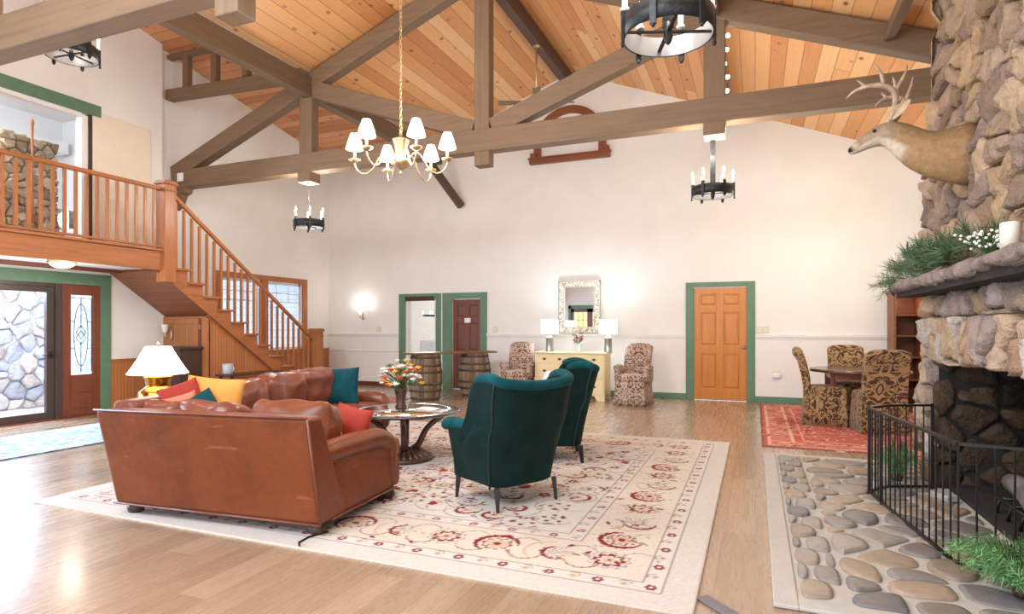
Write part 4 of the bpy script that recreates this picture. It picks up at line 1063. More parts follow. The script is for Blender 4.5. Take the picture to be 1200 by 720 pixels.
def red_paint(X, Y, w, h, res):
    cv = Cv(X, Y, res, (190, 104, 94)); E = np.minimum(np.minimum(X, w - X), np.minimum(Y, h - Y)); full = (slice(None), slice(None)); r = random.Random(9)
    cv.fill(full, E < .03, (150, 92, 84)); cv.fill(full, (E > .07) & (E < .1), (222, 180, 160)); cv.fill(full, (E > .1) & (E < .32), (204, 128, 114)); cv.fill(full, (E > .32) & (E < .36), (226, 188, 168)); cv.fill(full, (E > .45) & (E < .47), (226, 176, 160))
    for i in range(900):
        x, y = r.uniform(0.05, w), r.uniform(.05, h); k = r.random(); a = r.uniform(0, 6.3)
        if k < .5: cv.leaf(x, y, .09, .013, a, r.choice(((228, 196, 176), (150, 52, 52), (214, 140, 120))))
        elif k < .8: cv.arc(x, y, .06, .008, a, a + 3.5, (226, 186, 168))
        else: cv.rosette(x, y, .045, (160, 60, 58), 6, (230, 200, 180))
    return cv.img
rug('dining_rug', .07, 7.2, 2.3, 3.95, .018, red_paint, 'faded red patterned rug under the dining table', th=.01)
def blue_paint(X, Y, w, h, res):
    cv = Cv(X, Y, res, (186, 202, 214)); E = np.minimum(np.minimum(X, w - X), np.minimum(Y, h - Y)); full = (slice(None), slice(None)); r = random.Random(12)
    cv.fill(full, E < .02, (70, 88, 100)); cv.fill(full, (E > .02) & (E < .16), (206, 212, 214)); cv.fill(full, (E > .16) & (E < .18), (110, 140, 160))
    for i in range(700):
        x, y = r.uniform(0.1, w), r.uniform(.1, h); a = r.gauss(1.2, .5)
        cv.leaf(x, y, r.uniform(.06, .16), .016, a, r.choice(((110, 146, 172), (226, 230, 230), (140, 170, 190))))
    return cv.img
rug('entry_rug', -8.35, 3.0, 1.45, 2.55, .018, blue_paint, 'pale blue patterned rug inside the glass entry door', th=.01)
rug('small_rug', -6.9, 8.3, 1.0, 1.3, .02, red_paint, 'small red rug on the floor left of the wine barrels', th=.01)
tag(MB().box(-.035, .035, 0, .62, 0, .018).build('cord_cover', 'rubber', loc=(-.24, 3.05, 0), rz=-2.35, bevel=.008), 'flat grey cord cover on the floor at the rug corner', 'cord cover')

# ------------------------------------------------------------------ sectional sofa
so = thing('sectional_sofa', 'large worn brown leather L-shaped sectional sofa seen from behind', 'sofa', (-4.1, 2.85, 0.0))
SO = Vector((-4.1, 2.85, 0))
def sb(mb, name, m, par=None, **k):
    o = mb.build(name, m, par or so, **k); o.location = -SO if par is None else (0, 0, 0); return o
def frame(ox, oy, ang): return Matrix.Translation((ox, oy, 0)) @ Matrix.Rotation(ang, 4, 'Z')
FA = frame(-4.17, 2.88, 0.065); FBm = frame(-4.17, 2.78, PI / 2 + 0.225)   # B: x along length, -y inward
# near section: back wall with outward lean
def hexa(mb, P): return mb.quadbox(P)
b = MB(); zt, zb_ = .775, .085
b.quadbox([(-4.17, 2.86, zb_), (-2.50, 3.0, zb_), (-2.52, 3.30, zb_), (-4.15, 3.18, zb_), (-4.06, 2.64, zt), (-2.48, 2.86, zt), (-2.50, 3.02, zt), (-4.04, 2.82, zt)])
bmesh.ops.subdivide_edges(b.bm, edges=b.bm.edges[:], cuts=1)
ob = sb(b, 'back_panel', 'leather', bevel=.03, bseg=4)
for p in ob.data.polygons: p.use_smooth = False
def piping(pts, par=None, r=.008): sb(MB().tube(pts, r, 6), 'piping', 'leather2', par)
piping([(-4.175, 2.855, .09), (-2.495, 2.995, .09)]); piping([(-4.06, 2.64, .775), (-2.48, 2.86, .775)]); piping([(-2.478, 2.858, .77), (-2.495, 2.995, .09)])
b = MB(); b.quadbox([tuple(FA @ Vector(p)) for p in ((.75, .2, .085), (1.66, .2, .085), (1.64, 1.07, .085), (.75, 1.07, .085), (.75, .2, .3), (1.62, .2, .3), (1.62, 1.1, .3), (.75, 1.1, .3))])
sb(b, 'seat_base', 'leather', bevel=.02)
# right arm with rolled top
b = MB(); b.quadbox([tuple(FA @ Vector(p)) for p in ((1.45, .14, .085), (1.66, .14, .085), (1.66, .97, .085), (1.45, .97, .085), (1.46, .1, .5), (1.62, .1, .5), (1.62, .95, .46), (1.46, .95, .46))])
arm = sb(b, 'arm', 'leather', bevel=.02, bseg=3)
b = MB(); pts = []
for f in np.linspace(0, 1, 14):
    y_ = .02 + f * .94; pts.append(FA @ Vector((1.60, y_, .50 - .02 * f + (.02 * math.sin(f * PI)) - (.05 * max(0, f - .85) / .15))))
pts.append(FA @ Vector((1.595, .99, .37))); pts.append(FA @ Vector((1.59, .985, .12)))
b.tube(pts, [.07] + [.078] * 12 + [.078, .07, .06], 16); sb(b, 'arm_roll', 'leather', None, subsurf=1)
piping([FA @ Vector((1.665, .93, .1)), FA @ Vector((1.655, .92, .40))], None, .004)
piping([FA @ Vector((1.67, .14, .09)), FA @ Vector((1.67, .97, .09))])
b = MB(); b.rbox((1.17, .66, .38), (.92, .94, .18), .06, 12, crown=.03, mat=FA, wr=.012); sb(b, 'seat_cushion', 'leather')
b = MB(); b.quadbox([tuple(FA @ Vector(p)) for p in ((.8, .95, .1), (1.62, .95, .1), (1.62, 1.12, .1), (.8, 1.12, .1), (.8, .95, .29), (1.62, .95, .29), (1.62, 1.12, .29), (.8, 1.12, .29))]); sb(b, 'front_rail', 'leather', bevel=.02, bseg=3)
def cush(F, c, size, tilt, name='back_cushion', m='leather2', seed=0, tw=0.0, crown=.06):
    T = F @ Matrix.Translation(c) @ Matrix.Rotation(tw, 4, 'Z') @ Matrix.Rotation(PI / 2 - tilt, 4, 'X')
    mb = MB(); mb.rbox((0, 0, 0), size, .075, 14, crown=crown, mat=T, wr=.03, seed=seed); return sb(mb, name, m)
cush(FA, (1.22, .33, .575), (.66, .46, .24), .26, m='leather', seed=3, crown=.05)
cush(FA, (.58, .26, .58), (.56, .42, .22), .2, seed=5); cush(FA, (.18, .22, .585), (.42, .42, .22), .2, seed=6, tw=-.1)
# far section: along the left, facing the coffee table
L2 = 3.02
def q(x, y, z): return tuple(FBm @ Vector((x, -y, z)))
b = MB(); b.quadbox([q(.1, .02, .085), q(L2, .02, .085), q(L2, .3, .085), q(.1, .3, .085), q(.1, -.04, .8), q(L2, -.04, .8), q(L2, .14, .8), q(.1, .14, .8)]); sb(b, 'back_panel', 'leather2', bevel=.04, bseg=4)
b = MB(); b.quadbox([q(.2, .2, .085), q(L2 - .05, .2, .085), q(L2 - .05, .88, .085), q(.2, .88, .085), q(.2, .2, .3), q(L2 - .05, .2, .3), q(L2 - .05, .9, .3), q(.2, .9, .3)]); sb(b, 'seat_base', 'leather2', bevel=.02)
for i, (x0, x1) in enumerate(((.3, 1.02), (1.02, 1.75), (1.75, 2.45), (2.45, L2 - .18))):
    mb = MB(); mb.rbox(((x0 + x1) / 2, -.56, .38), (x1 - x0 - .01, .72, .18), .06, 12, crown=.03, mat=FBm, wr=.012, seed=i); sb(mb, 'seat_cushion', 'leather2')
def cushB(x, w_, h_, sd, z=.68, y_=.3):
    T = FBm @ Matrix.Translation((x, -y_, z)) @ Matrix.Rotation(PI, 4, 'Z') @ Matrix.Rotation(PI / 2 - .22, 4, 'X')
    mb = MB(); mb.rbox((0, 0, 0), (w_, h_, .24), .075, 14, crown=.06, mat=T, wr=.035, seed=sd); return sb(mb, 'back_cushion', 'leather2')
cushB(1.0, .70, .46, 11, .64); cushB(1.7, .72, .46, 12, .645); cushB(2.39, .68, .46, 14, .645)
b = MB(); b.quadbox([q(L2 - .2, .1, .085), q(L2, .1, .085), q(L2, .86, .085), q(L2 - .2, .86, .085), q(L2 - .2, .1, .5), q(L2, .1, .5), q(L2, .86, .47), q(L2 - .2, .86, .47)]); sb(b, 'arm', 'leather2', bevel=.02)
b = MB(); pts = [Vector(q(L2 - .09, .04 + f * .84, .52 - .02 * f)) for f in np.linspace(0, 1, 10)] + [Vector(q(L2 - .09, .91, .42)), Vector(q(L2 - .09, .9, .14))]
b.tube(pts, [.07] + [.088] * 8 + [.085, .075, .06], 14); sb(b, 'arm_roll', 'leather2', None, subsurf=1)
for (x, y) in ((-4.08, 2.95), (-2.58, 3.07), (-2.63, 3.93), (-4.85, 5.55), (-4.12, 5.72)):
    sb(MB().lathe([(0, 0), (.032, 0), (.05, .02), (.058, .045), (.05, .065), (.035, .075), (.05, .085), (.05, .1), (0, .1)], 16, (x, y, 0)), 'foot', 'darkwood')
def pil(F, c, w_, h_, t_, rot, m, label, tilt=.3):
    T = F @ Matrix.Rotation(rot, 4, 'Z') @ Matrix.Rotation(PI / 2 - tilt, 4, 'X') @ Matrix.Rotation(0.0, 4, 'Z')
    p = F.translation; mb = MB(); mb.pillow(w_, h_, t_, Matrix.Rotation(rot, 4, 'Z') @ Matrix.Rotation(PI / 2 - tilt, 4, 'X') @ Matrix.Rotation(c, 4, 'Z'), 14)
    return mb, label, m
def put_pillow(loc, w_, h_, t_, rot, roll, tilt, m, label, grp='throw pillows on the sectional'):
    mb = MB(); mb.pillow(w_, h_, t_, Matrix.Rotation(rot, 4, 'Z') @ Matrix.Rotation(PI / 2 - tilt, 4, 'X') @ Matrix.Rotation(roll, 4, 'Z'), 16)
    return tag(mb.build('throw_pillow', m, loc=loc), label, 'pillow', grp)
put_pillow((-4.25, 5.42, .665), .43, .43, .14, .42, 0.03, .2, 'teal_pillow', 'square dark teal velvet pillow on the far end of the sofa')
put_pillow((-3.9, 3.45, .74), .42, .40, .14, .75, -.12, .3, 'mustard', 'mustard yellow pillow leaning in the middle of the sofa corner')
put_pillow((-3.84, 3.27, .68), .32, .30, .11, .9, .5, .5, 'teal_pillow', 'dark green pillow low in the sofa corner under the mustard one')
put_pillow((-4.0, 3.26, .77), .28, .28, .1, .8, .35, .3, 'redcloth', 'rust red pillow behind the green one in the sofa corner')
put_pillow((-3.97, 3.2, .70), .28, .26, .08, .7, .3, .4, 'coral', 'coral pink pillow peeking over the green pillow in the corner')
put_pillow((-2.80, 3.68, .56), .38, .36, .15, -.15, -.12, .3, 'redcloth', 'rust red pillow against the near rolled sofa arm')
put_pillow((-2.86, 3.48, .54), .32, .32, .12, -.1, .5, .2, 'mustard', 'yellow pillow wedged between leather cushion and red pillow')

# end table and brass lamp
t = thing('end_table', 'square dark end table behind the sofa corner holding the brass lamp', 'table', (-5.1, 3.9, 0))
MB().box(-.28, .28, -.28, .28, .5, .54).build('tabletop', 'darkwood', t, bevel=.006); MB().box(-.24, .24, -.24, .24, .43, .5).build('apron', 'darkwood', t)
for sx in (-1, 1):
    for sy in (-1, 1): MB().box(-.025, .025, -.025, .025, 0, .43).build('leg', 'darkwood', t, loc=(sx * .22, sy * .22, 0))
t = thing('table_lamp', 'round gold ginger-jar lamp with white pleated coolie shade', 'lamp', (-5.1, 3.9, .54))
MB().lathe([(0, 0), (.1, 0), (.1, .02), (.12, .03), (.165, .09), (.17, .14), (.16, .19), (.12, .225), (.1, .24), (.1, .255), (.105, .26), (.11, .31), (.12, .32), (.12, .335), (.03, .345), (0, .345)], 32).build('base', 'brassgold', t)
MB().tube([(0, 0, .34), (0, 0, .62)], .008).lathe([(0, 0), (.012, .01), (.005, .03), (0, .04)], 8, (0, 0, .62)).build('stem', 'brass', t)
n_ = 48; b = MB(); R = []
for f in np.linspace(0, 1, 6):
    r_0 = .25 - .145 * f - .006 * math.sin(f * PI); R.append([Vector(((r_0 + .003 * (k % 2)) * math.cos(2 * PI * k / n_), (r_0 + .003 * (k % 2)) * math.sin(2 * PI * k / n_), .355 + .25 * f)) for k in range(n_)])
b.loft(R, caps=False); b.build('lamp_shade', 'shade', t, solid=.003)

# ------------------------------------------------------------------ coffee table
t = thing('coffee_table', 'round polished dark wood coffee table on a carved pedestal', 'table', (-3.22, 5.12, 0.012))
MB().lathe([(0, .455), (.46, .455), (.5, .462), (.535, .475), (.545, .487), (.53, .492), (.44, .494), (.43, .49), (0, .49)], 56).build('tabletop', 'tablewood', t)
MB().lathe([(0, .49), (.43, .491), (.43, .4945), (0, .4945)], 48).build('polished_inset', 'mirror', t)
t.children[-1].data.materials[0] = plain('dark_reflective_top', (92, 80, 78), 0.1, 0.5, var=.1, coat=.6)
MB().lathe([(0, .0), (.27, .0), (.28, .02), (.26, .045), (.2, .06), (.12, .1), (.07, .13), (0, .13)], 32).build('base', 'darkwood', t)
b = MB()
for k in range(24):
    a = 2 * PI * k / 24; b.tube([(.26 * math.cos(a), .26 * math.sin(a), .03), (.19 * math.cos(a), .19 * math.sin(a), .075), (.1 * math.cos(a), .1 * math.sin(a), .115)], [.018, .015, .01], 6)
b.build('fluting', 'tablewood', t)
for k in range(4):
    a = 2 * PI * k / 4 + .5; c_, s_ = math.cos(a), math.sin(a)
    b = MB(); pr = [(.05, .1), (.13, .13), (.16, .2), (.2, .3), (.3, .39), (.42, .455)]; b.tube([(r * c_, r * s_, z) for r, z in pr], [.03, .035, .034, .03, .03, .026], 10); b.build('curved_leg', 'tablewood', t, subsurf=1)
def bouquet(loc, label, vase_prof, vm, n, r, h, cols, seed, rad=.03, leafn=30, squash=1):
    r_ = random.Random(seed); t = thing('flower_vase', label, 'vase', loc)
    MB().lathe(vase_prof, 20).build('vase', vm, t); h0 = max(z for _, z in vase_prof) - .02; st_ = MB(); grp = {}
    for i in range(n):
        a = r_.uniform(0, 2 * PI); rr = r * r_.uniform(.15, 1); z = h0 + h * r_.uniform(.25, 1) * (1 - .35 * (rr / r)); q_ = Vector((rr * math.cos(a), rr * math.sin(a), z)); c_ = cols[i % len(cols)]
        st_.tube([(0, 0, h0 - .04), (q_.x * .4, q_.y * .4, h0 + (z - h0) * .6), q_], .0028, 5, False)
        b = grp.setdefault(c_, []); b.append((q_, r_.uniform(.7, 1.25)))
    for c_, L in grp.items():
        for (q_, s_) in L:
            b = MB(); big = rad * s_
            for k in range(6):
                a = 2 * PI * k / 6 + s_; d = Vector((math.cos(a), math.sin(a), .55)).normalized(); sd = d.cross(Vector((0, 0, 1))).normalized()
                vs = [b.bm.verts.new(q_ + p) for p in (Vector((0, 0, 0)), d * big * .55 + sd * big * .38, d * big, d * big * .55 - sd * big * .38)]; b.bm.faces.new(vs)
                d2 = Vector((math.cos(a + .5), math.sin(a + .5), 1.6)).normalized(); vs = [b.bm.verts.new(q_ + p) for p in (Vector((0, 0, 0)), d2 * big * .4 + sd * big * .25, d2 * big * .8, d2 * big * .4 - sd * big * .25)]; b.bm.faces.new(vs)
            b.build('blossom', c_, t, fixn=False)
    for i in range(leafn):
        a = r_.uniform(0, 2 * PI); rr = r * r_.uniform(.2, .95); z = h0 + h * r_.uniform(.1, .8); q_ = Vector((rr * math.cos(a) * .7, rr * math.sin(a) * .7, z)); st_.blade(q_, q_ + Vector((math.cos(a), math.sin(a), r_.uniform(-.2, .8))) * .07, .022)
    st_.build('stems_and_leaves', 'green_leaf', t, fixn=False); return t
bouquet((-3.32, 5.2, .506), 'dark vase of mixed yellow, orange and white flowers on the coffee table', [(0, 0), (.055, 0), (.06, .015), (.045, .04), (.05, .12), (.065, .17), (.07, .2), (.06, .2), (.05, .12), (0, .12)], 'darkwood', 64, .23, .32, ['berry', 'orangep', 'berry', 'yellow', 'berry', 'orangep', 'berry', 'yellow'], 5, .05, 34)
t = thing('decor_tray', 'small shiny silver tray on the coffee table beside the flower vase', 'tray', (-3.0, 5.2, .507)); MB().box(-.11, .11, -.07, .07, 0, .012).build('base', 'silver', t, bevel=.004); MB().box(-.06, .06, -.03, .03, .012, .03).build('insert', 'glass', t)

tag(MB().tube([(0, 0, .02), (-.05, -.12, .018), (-.04, -.22, .018), (.0, -.26, .016)], .006, 6).build('power_cord', 'black', loc=(-2.52, 3.1, 0)), 'thin dark cord on the rug edge by the near sofa foot', 'cord')
# ------------------------------------------------------------------ wing chairs
def wing_chair(label, loc, rz, group):
    t = thing('wing_chair', label, 'armchair', loc, rz, group)
    # plan path: left front -> back -> right front ; local +Y is forward
    b = MB(); W, D = .30, .55; nx = []
    path = []
    for f in np.linspace(0, 1, 12): path.append((-1, D * (1 - f) + .055 * f, D * (1 - f)))       # left side, forward distance
    for f in np.linspace(0.12, .88, 9): path.append((-1 + 2 * f, 0.0, 0.0))
    for f in np.linspace(0, 1, 12): path.append((1, .055 * (1 - f) + D * f, D * f))
    def top(fd, back):
        if back: return .935
        if fd < .12: return .935 + .03 * math.sin(fd / .12 * PI / 2)
        if fd < .27: return .965 - .05 * ((fd - .12) / .15) ** 2
        if fd < .36:
            s_ = (fd - .27) / .09; return .915 - (.915 - .58) * (s_ * s_ * (3 - 2 * s_))
        return .58 - .015 * math.sin((fd - .36) / .24 * PI)
    def yw(yy, fd, z):
        w_ = max(0, min(1, (z - .58) / .36)); reach = .145 + .15 * math.sin(w_ * PI * .6)
        t_ = max(0, min(1, (z - .5) / .16)); t_ = t_ * t_ * (3 - 2 * t_); t_ *= max(0, min(1, (.42 - fd) / .14))
        return yy * (1 - t_ * (1 - reach / .30))
    NZ = 14; G_ = []
    for (u, yy, fd) in path:
        back = abs(u) < 1; T = top(fd, back) - (.03 * (1 - u * u) if back else 0); col_ = []
        for j in range(NZ + 1):
            z = .15 + (T - .15) * j / NZ; zz = (z - .15) / .85
            lean = -.20 * max(0, zz) ** 1.3; half = W - .015 + .075 * zz + (.015 * math.sin(zz * PI))
            wingk = 1.0
            if not back:
                if z > .58: # wing: forward reach shrinks near the waist then grows
                    w_ = (z - .58) / .42; yv = yw(yy, fd, z)
                    xo = half + .035 * math.sin(min(1, w_) * PI / 2) * min(1, yy / .2)
                else: yv = yw(yy, fd, z); xo = half + .045 * min(1, max(0, (z - .3) / .28)) * min(1, yy / .3)
                x = u * xo; y = yv + lean * (1 - .55 * min(1, yv / .6))
            else: x = u * half; y = lean - .03 * (1 - u * u)
            col_.append(b.bm.verts.new((x, y, z)))
        G_.append(col_)
    for a, c in zip(G_, G_[1:]):
        for j in range(NZ): b.bm.faces.new((a[j], a[j + 1], c[j + 1], c[j])).smooth = True
    seam = [[Vector(v.co) for v in G_[11]], [Vector(v.co) for v in G_[-12]]]
    o = b.build('shell', 'velvet', t); x = o.modifiers.new('solid', 'SOLIDIFY'); x.thickness = .075; x.offset = -1 
    # make sure the shell thickens inward
    bm_ = bmesh.new(); bm_.from_mesh(o.data); bm_.faces.ensure_lookup_table()
    f_ = min(bm_.faces, key=lambda f: f.calc_center_median().y)
    if f_.normal.y > 0: bmesh.ops.reverse_faces(bm_, faces=bm_.faces[:])
    bm_.to_mesh(o.data); bm_.free()
    y_ = o.modifiers.new('sub', 'SUBSURF'); y_.levels = 1; y_.render_levels = 2
    # padded top of wings/back and arm pads
    b = MB(); P = []
    for col_ in G_: pass
    tops = []
    for (u, yy, fd) in path:
        back = abs(u) < 1; T = top(fd, back) - (.03 * (1 - u * u) if back else 0); zz = (T - .15) / .85; lean = -.20 * zz ** 1.3; half = W - .015 + .075 * zz + .015 * math.sin(zz * PI)
        if back: tops.append(((u * (half - .03), lean - .03 * (1 - u * u) + .037, T - .012), fd, back))
        else:
            if T > .6:
                w_ = (T - .58) / .42; yv = yw(yy, fd, T); xo = half + .035 * math.sin(min(1, w_) * PI / 2) * min(1, yy / .2)
            else: yv = yy; xo = half + .045
            tops.append(((u * (xo - .036), yv + lean * (1 - .55 * min(1, yv / .6)), T - .012), fd, back))
    tops = [q_ for q_ in tops if q_[0][2] > .84]; b.tube([p for p, f, k in tops], [.036] + [.042] * (len(tops) - 2) + [.036], 12); b.build('rolled_edge', 'velvet_hi', t, subsurf=1)
    for s_ in (-1, 1):
        b = MB(); b.tube([(s_ * .315, .2, .56), (s_ * .325, .35, .585), (s_ * .345, .47, .585), (s_ * .35, .55, .57), (s_ * .345, .575, .53)], [.03, .045, .052, .05, .03], 14); b.build('arm_pad', 'velvet_hi', t, subsurf=1)
    MB().rbox((0, .3, .28), (.56, .52, .24), .03, 6).build('seat_base', 'velvet', t)
    MB().rbox((0, .33, .44), (.52, .52, .13), .05, 10, crown=.03).build('seat_cushion', 'velvet', t)
    MB().rbox((0, 0, 0), (.52, .44, .1), .045, 10, crown=.03, mat=Matrix.Translation((0, .04, .69)) @ Matrix.Rotation(PI / 2 + .2, 4, 'X')).build('back_cushion', 'velvet', t)
    for sx in (-1, 1):
        MB().tube([(sx * .27, -.0, .17), (sx * .275, -.02, 0)], [.026, .015], 4, smooth=False).build('leg', 'black', t)
        MB().tube([(sx * .28, .48, .17), (sx * .285, .5, 0)], [.026, .015], 4, smooth=False).build('leg', 'black', t)
    # piping along the rear edges
    for sm in seam: MB().tube([p + Vector((0, .012, 0)) for p in sm], .008, 6).build('piping', 'piping', t)
    return t
GC = 'green velvet wing chairs on the area rug'
wing_chair('nearer green velvet wing chair, its back to the camera', (-1.56, 4.13, .012), math.radians(60), GC)
wing_chair('farther green velvet wing chair turned sideways with a pale pillow', (-1.66, 5.86, .012), math.radians(111), GC)
put_pillow((-1.93, 5.72, .70), .42, .4, .13, math.radians(-60), .1, .2, 'greycloth', 'pale grey pillow in the farther green wing chair', 'pale pillow in the wing chair')

# ------------------------------------------------------------------ barrels with plank
def barrel(label, loc):
    t = thing('wine_barrel', label, 'barrel', loc, 0, 'wine barrels under the plank')
    pr = [(.0, 0), (.25, 0), (.255, .02)] + [(.255 + .055 * math.sin(PI * f), .02 + .79 * f) for f in np.linspace(.06, .94, 12)] + [(.255, .81), (.25, .83), (.235, .83), (.235, .81), (0, .81)]
    MB().lathe(pr, 40).build('staves', 'barrel', t)
    for z in (.05, .19, .31, .52, .64, .78):
        f = (z - .02) / .79; r0 = .255 + .055 * math.sin(PI * f) + .003; MB().lathe([(r0, z - .02), (r0 + .004, z - .02), (r0 + .004, z + .02), (r0, z + .02)], 40, close=False).build('hoop', 'barrel_hoop', t)
M['barrel_hoop'] = plain('rusty_barrel_hoop', (92, 80, 70), 0.6, 0.5, var=.3, vs=12)
barrel('weathered oak barrel in front of the open green doorway', (-5.57, 9.53, 0)); barrel('weathered oak barrel in front of the dark wooden door', (-4.97, 10.36, 0))
tag(MB().bar((-.52, -.74, 0), (.54, .72, 0), .36, .035).build('plank_top', 'oakx', loc=(-5.27, 9.945, .85), bevel=.006), 'long brown plank laid across the two barrels', 'plank')
bpy.data.objects['plank_top'].data.materials[0] = wood('plank_brown', (132, 96, 66), .6, 1, .4)

# ------------------------------------------------------------------ dresser group
t = thing('dresser', 'cream painted chest of drawers under the mosaic mirror', 'dresser', (-3.145, 10.75, 0))
b = MB(); b.box(-.66, .66, -.23, .25, .09, .84); b.build('body', 'cream', t, bevel=.004); MB().box(-.69, .69, -.26, .26, .84, .865).build('top', 'cream', t, bevel=.006)
for (x0, x1) in ((-.66, -.52), (.52, .66)):
    MB().prism([(x0, 0), (x1, 0), (x1 if x0 > 0 else x1 + .05, .09), (x0 if x0 < 0 else x0 - .05, .09)], -.23, -.18, 1).build('bracket_foot', 'cream', t); MB().box(x0, x1, .2, .25, 0, .09).build('bracket_foot', 'cream', t)
for zi, (z0, z1) in enumerate(((.66, .82), (.4, .645), (.12, .385))):
    for (x0, x1) in ((-.64, -.005), (.005, .64)):
        dr = MB().box(x0, x1, -.245, -.225, z0, z1).build('drawer', 'cream', t, bevel=.005)
        for fx in (.27, .73):
            px = x0 + (x1 - x0) * fx; zz = (z0 + z1) / 2
            MB().lathe([(0, 0), (.034, .002), (.03, .006), (0, .008)], 16, squash=.62).build('pull_plate', 'darkwood', dr).matrix_local = Matrix.Translation((px, -.245, zz)) @ Matrix.Rotation(PI / 2, 4, 'X')
def dlamp(x, label):
    t = thing('table_lamp', label, 'lamp', (x, 10.78, .865), 0, 'dresser lamps')
    MB().lathe([(0, 0), (.07, 0), (.075, .015), (.07, .03), (.07, .25), (.075, .262), (.07, .275), (.03, .28), (.03, .3), (0, .3)], 24).build('base', 'silver', t)
    MB().tube([(0, 0, .29), (0, 0, .4)], .007).build('stem', 'silver', t); MB().lathe([(.165, .335), (.165, .6)], 32, close=False).build('lamp_shade', 'shadec', t, solid=.003)
dlamp(-3.6, 'silver cylinder lamp with lit white drum shade, left of the mirror'); dlamp(-2.48, 'silver cylinder lamp with lit white drum shade, right of the mirror')
bouquet((-3.03, 10.72, .865), 'slim pale glass vase of pink flowers on the cream dresser', [(0, 0), (.03, 0), (.035, .02), (.025, .08), (.035, .16), (.03, .16), (.02, .08), (0, .03)], 'blueglass', 16, .11, .24, ['pinkp', 'pinkp', 'coralp'] if 'coralp' in M else ['pinkp', 'redcloth'], 8, .04, 16)
t = thing('wall_mirror', 'rectangular mirror in a silver and gold mosaic frame on the white wall', 'mirror', (-3.195, YB - .01, 1.22))
fr = MB(); fr.box(-.405, -.3, -.05, 0, 0, 1.0); fr.box(.3, .405, -.05, 0, 0, 1.0); fr.box(-.3, .3, -.05, 0, 0, .11); fr.box(-.3, .3, -.05, 0, .89, 1.0); fr.build('frame', 'mosaic', t, bevel=.008)
b = MB(); b.box(-.42, -.4, -.06, 0, -.01, 1.01); b.box(.4, .42, -.06, 0, -.01, 1.01); b.box(-.42, .42, -.06, 0, -.015, .01); b.box(-.42, .42, -.06, 0, .99, 1.015); b.box(-.31, -.295, -.06, 0, .1, .9); b.box(.295, .31, -.06, 0, .1, .9); b.box(-.3, .3, -.06, 0, .1, .115); b.box(-.3, .3, -.06, 0, .885, .9); b.build('moulding', 'silver', t)
MB().box(-.3, .3, -.03, -.02, .11, .89).build('mirror_glass', 'mirror', t)
def pchair(label, loc, rz, mat, arms, group, tuft=False):
    t = thing('armchair' if arms else 'dining_chair', label, 'armchair' if arms else 'chair', loc, rz, group)
    # back with rolled top, local +Y forward
    pr = [(-.215, .0), (-.2, .45), (-.235, .7), (-.285, .9), (-.33, .96), (-.345, 1.0), (-.33, 1.03), (-.29, 1.045), (-.245, 1.03), (-.21, .98), (-.165, .85), (-.125, .68), (-.11, .45), (-.12, .0)]
    b = MB(); W = .245 if not arms else .235; n = 6; R = []
    for i in range(n + 1):
        x = -W + 2 * W * i / n; e = 1 - .04 * (abs(i - n / 2) / (n / 2)) ** 4; R.append([Vector((x, p[0], p[1] * (e if p[1] > .6 else 1))) for p in pr])
    b.loft(R); b.build('backrest', mat, t, bevel=.02, bseg=2)
    b = MB(); R = []
    for z_, ex in ((0, .028), (.15, .016), (.3, .006), (.42, 0)):
        row = []
        for k in range(88):
            f = k / 88 * 4; sd = int(f); u_ = (f - sd) * 2 - 1; c4 = [(u_, -1), (1, u_), (-u_, 1), (-1, -u_)][sd]
            wv = 1 + (.022 * math.sin(k * 2 * PI / 8) * (1 - z_ / .42)); row.append(Vector((c4[0] * (.245 + ex) * wv, .055 + c4[1] * (.25 + ex) * wv, z_)))
        R.append(row)
    b.loft(R); b.build('skirt', mat, t)
    MB().rbox((0, .07, .44), (.5, .5, .13), .05, 10, crown=.025).build('seat', mat, t)
    if arms:
        for s_ in (-1, 1):
            MB().rbox((s_ * .25, .04, .5), (.09, .42, .26), .04, 6).build('arm', mat, t); MB().tube([(s_ * .265, -.15, .64), (s_ * .275, .1, .635), (s_ * .275, .24, .62)], [.04, .055, .055], 14).build('arm_roll', mat, t, subsurf=1)
    if tuft:
        b = MB()
        for i in range(3):
            for j in range(4):
                if (i + j) % 2 == 0: b.rbox((-.13 + i * .13, -.12 - .1 * (j / 4), .62 + j * .1), (.022,) * 3, .01, 3)
        b.build('buttons', mat, t)
    return t
GA = 'patterned armchairs beside the dresser'
pchair('brown damask skirted armchair left of the cream dresser', (-4.14, 10.55, 0), PI + .1, 'damask2', True, GA, True)
pchair('brown damask skirted armchair right of the cream dresser', (-1.93, 10.4, 0), PI - .1, 'damask2', True, GA, True)

# ------------------------------------------------------------------ dining corner
GD = 'damask chairs round the dining table'
pchair('brown and gold damask dining chair left of the table, seen from its side', (.82, 9.22, .01), -PI / 2 - .05, 'damask', False, GD)
pchair('brown and gold damask dining chair on the near side, its back to the camera', (1.45, 8.70, .01), .12, 'damask', False, GD)
pchair('brown and gold damask dining chair on the far side of the table facing us', (1.28, 10.18, .01), PI, 'damask', False, GD)
t = thing('dining_table', 'round reddish dining table with scalloped edge and tapered legs', 'table', (1.32, 9.42, .01))
b = MB(); n_ = 96; R = []
for z, k_ in ((.70, .97), (.705, 1.0), (.725, 1.0), (.74, .985), (.742, .9)):
    R.append([Vector(((.6 + .018 * abs(math.sin(6 * 2 * PI * i / n_))) * k_ * math.cos(2 * PI * i / n_), (.6 + .018 * abs(math.sin(6 * 2 * PI * i / n_))) * k_ * math.sin(2 * PI * i / n_), z)) for i in range(n_)])
b.loft(R); b.build('tabletop', 'tablewood', t)
b = MB()
for s_ in (-1, 1): b.box(-.36, .36, s_ * .36 - .01, s_ * .36 + .01, .61, .70); b.box(s_ * .36 - .01, s_ * .36 + .01, -.36, .36, .61, .70)
b.build('apron', 'cherry', t)
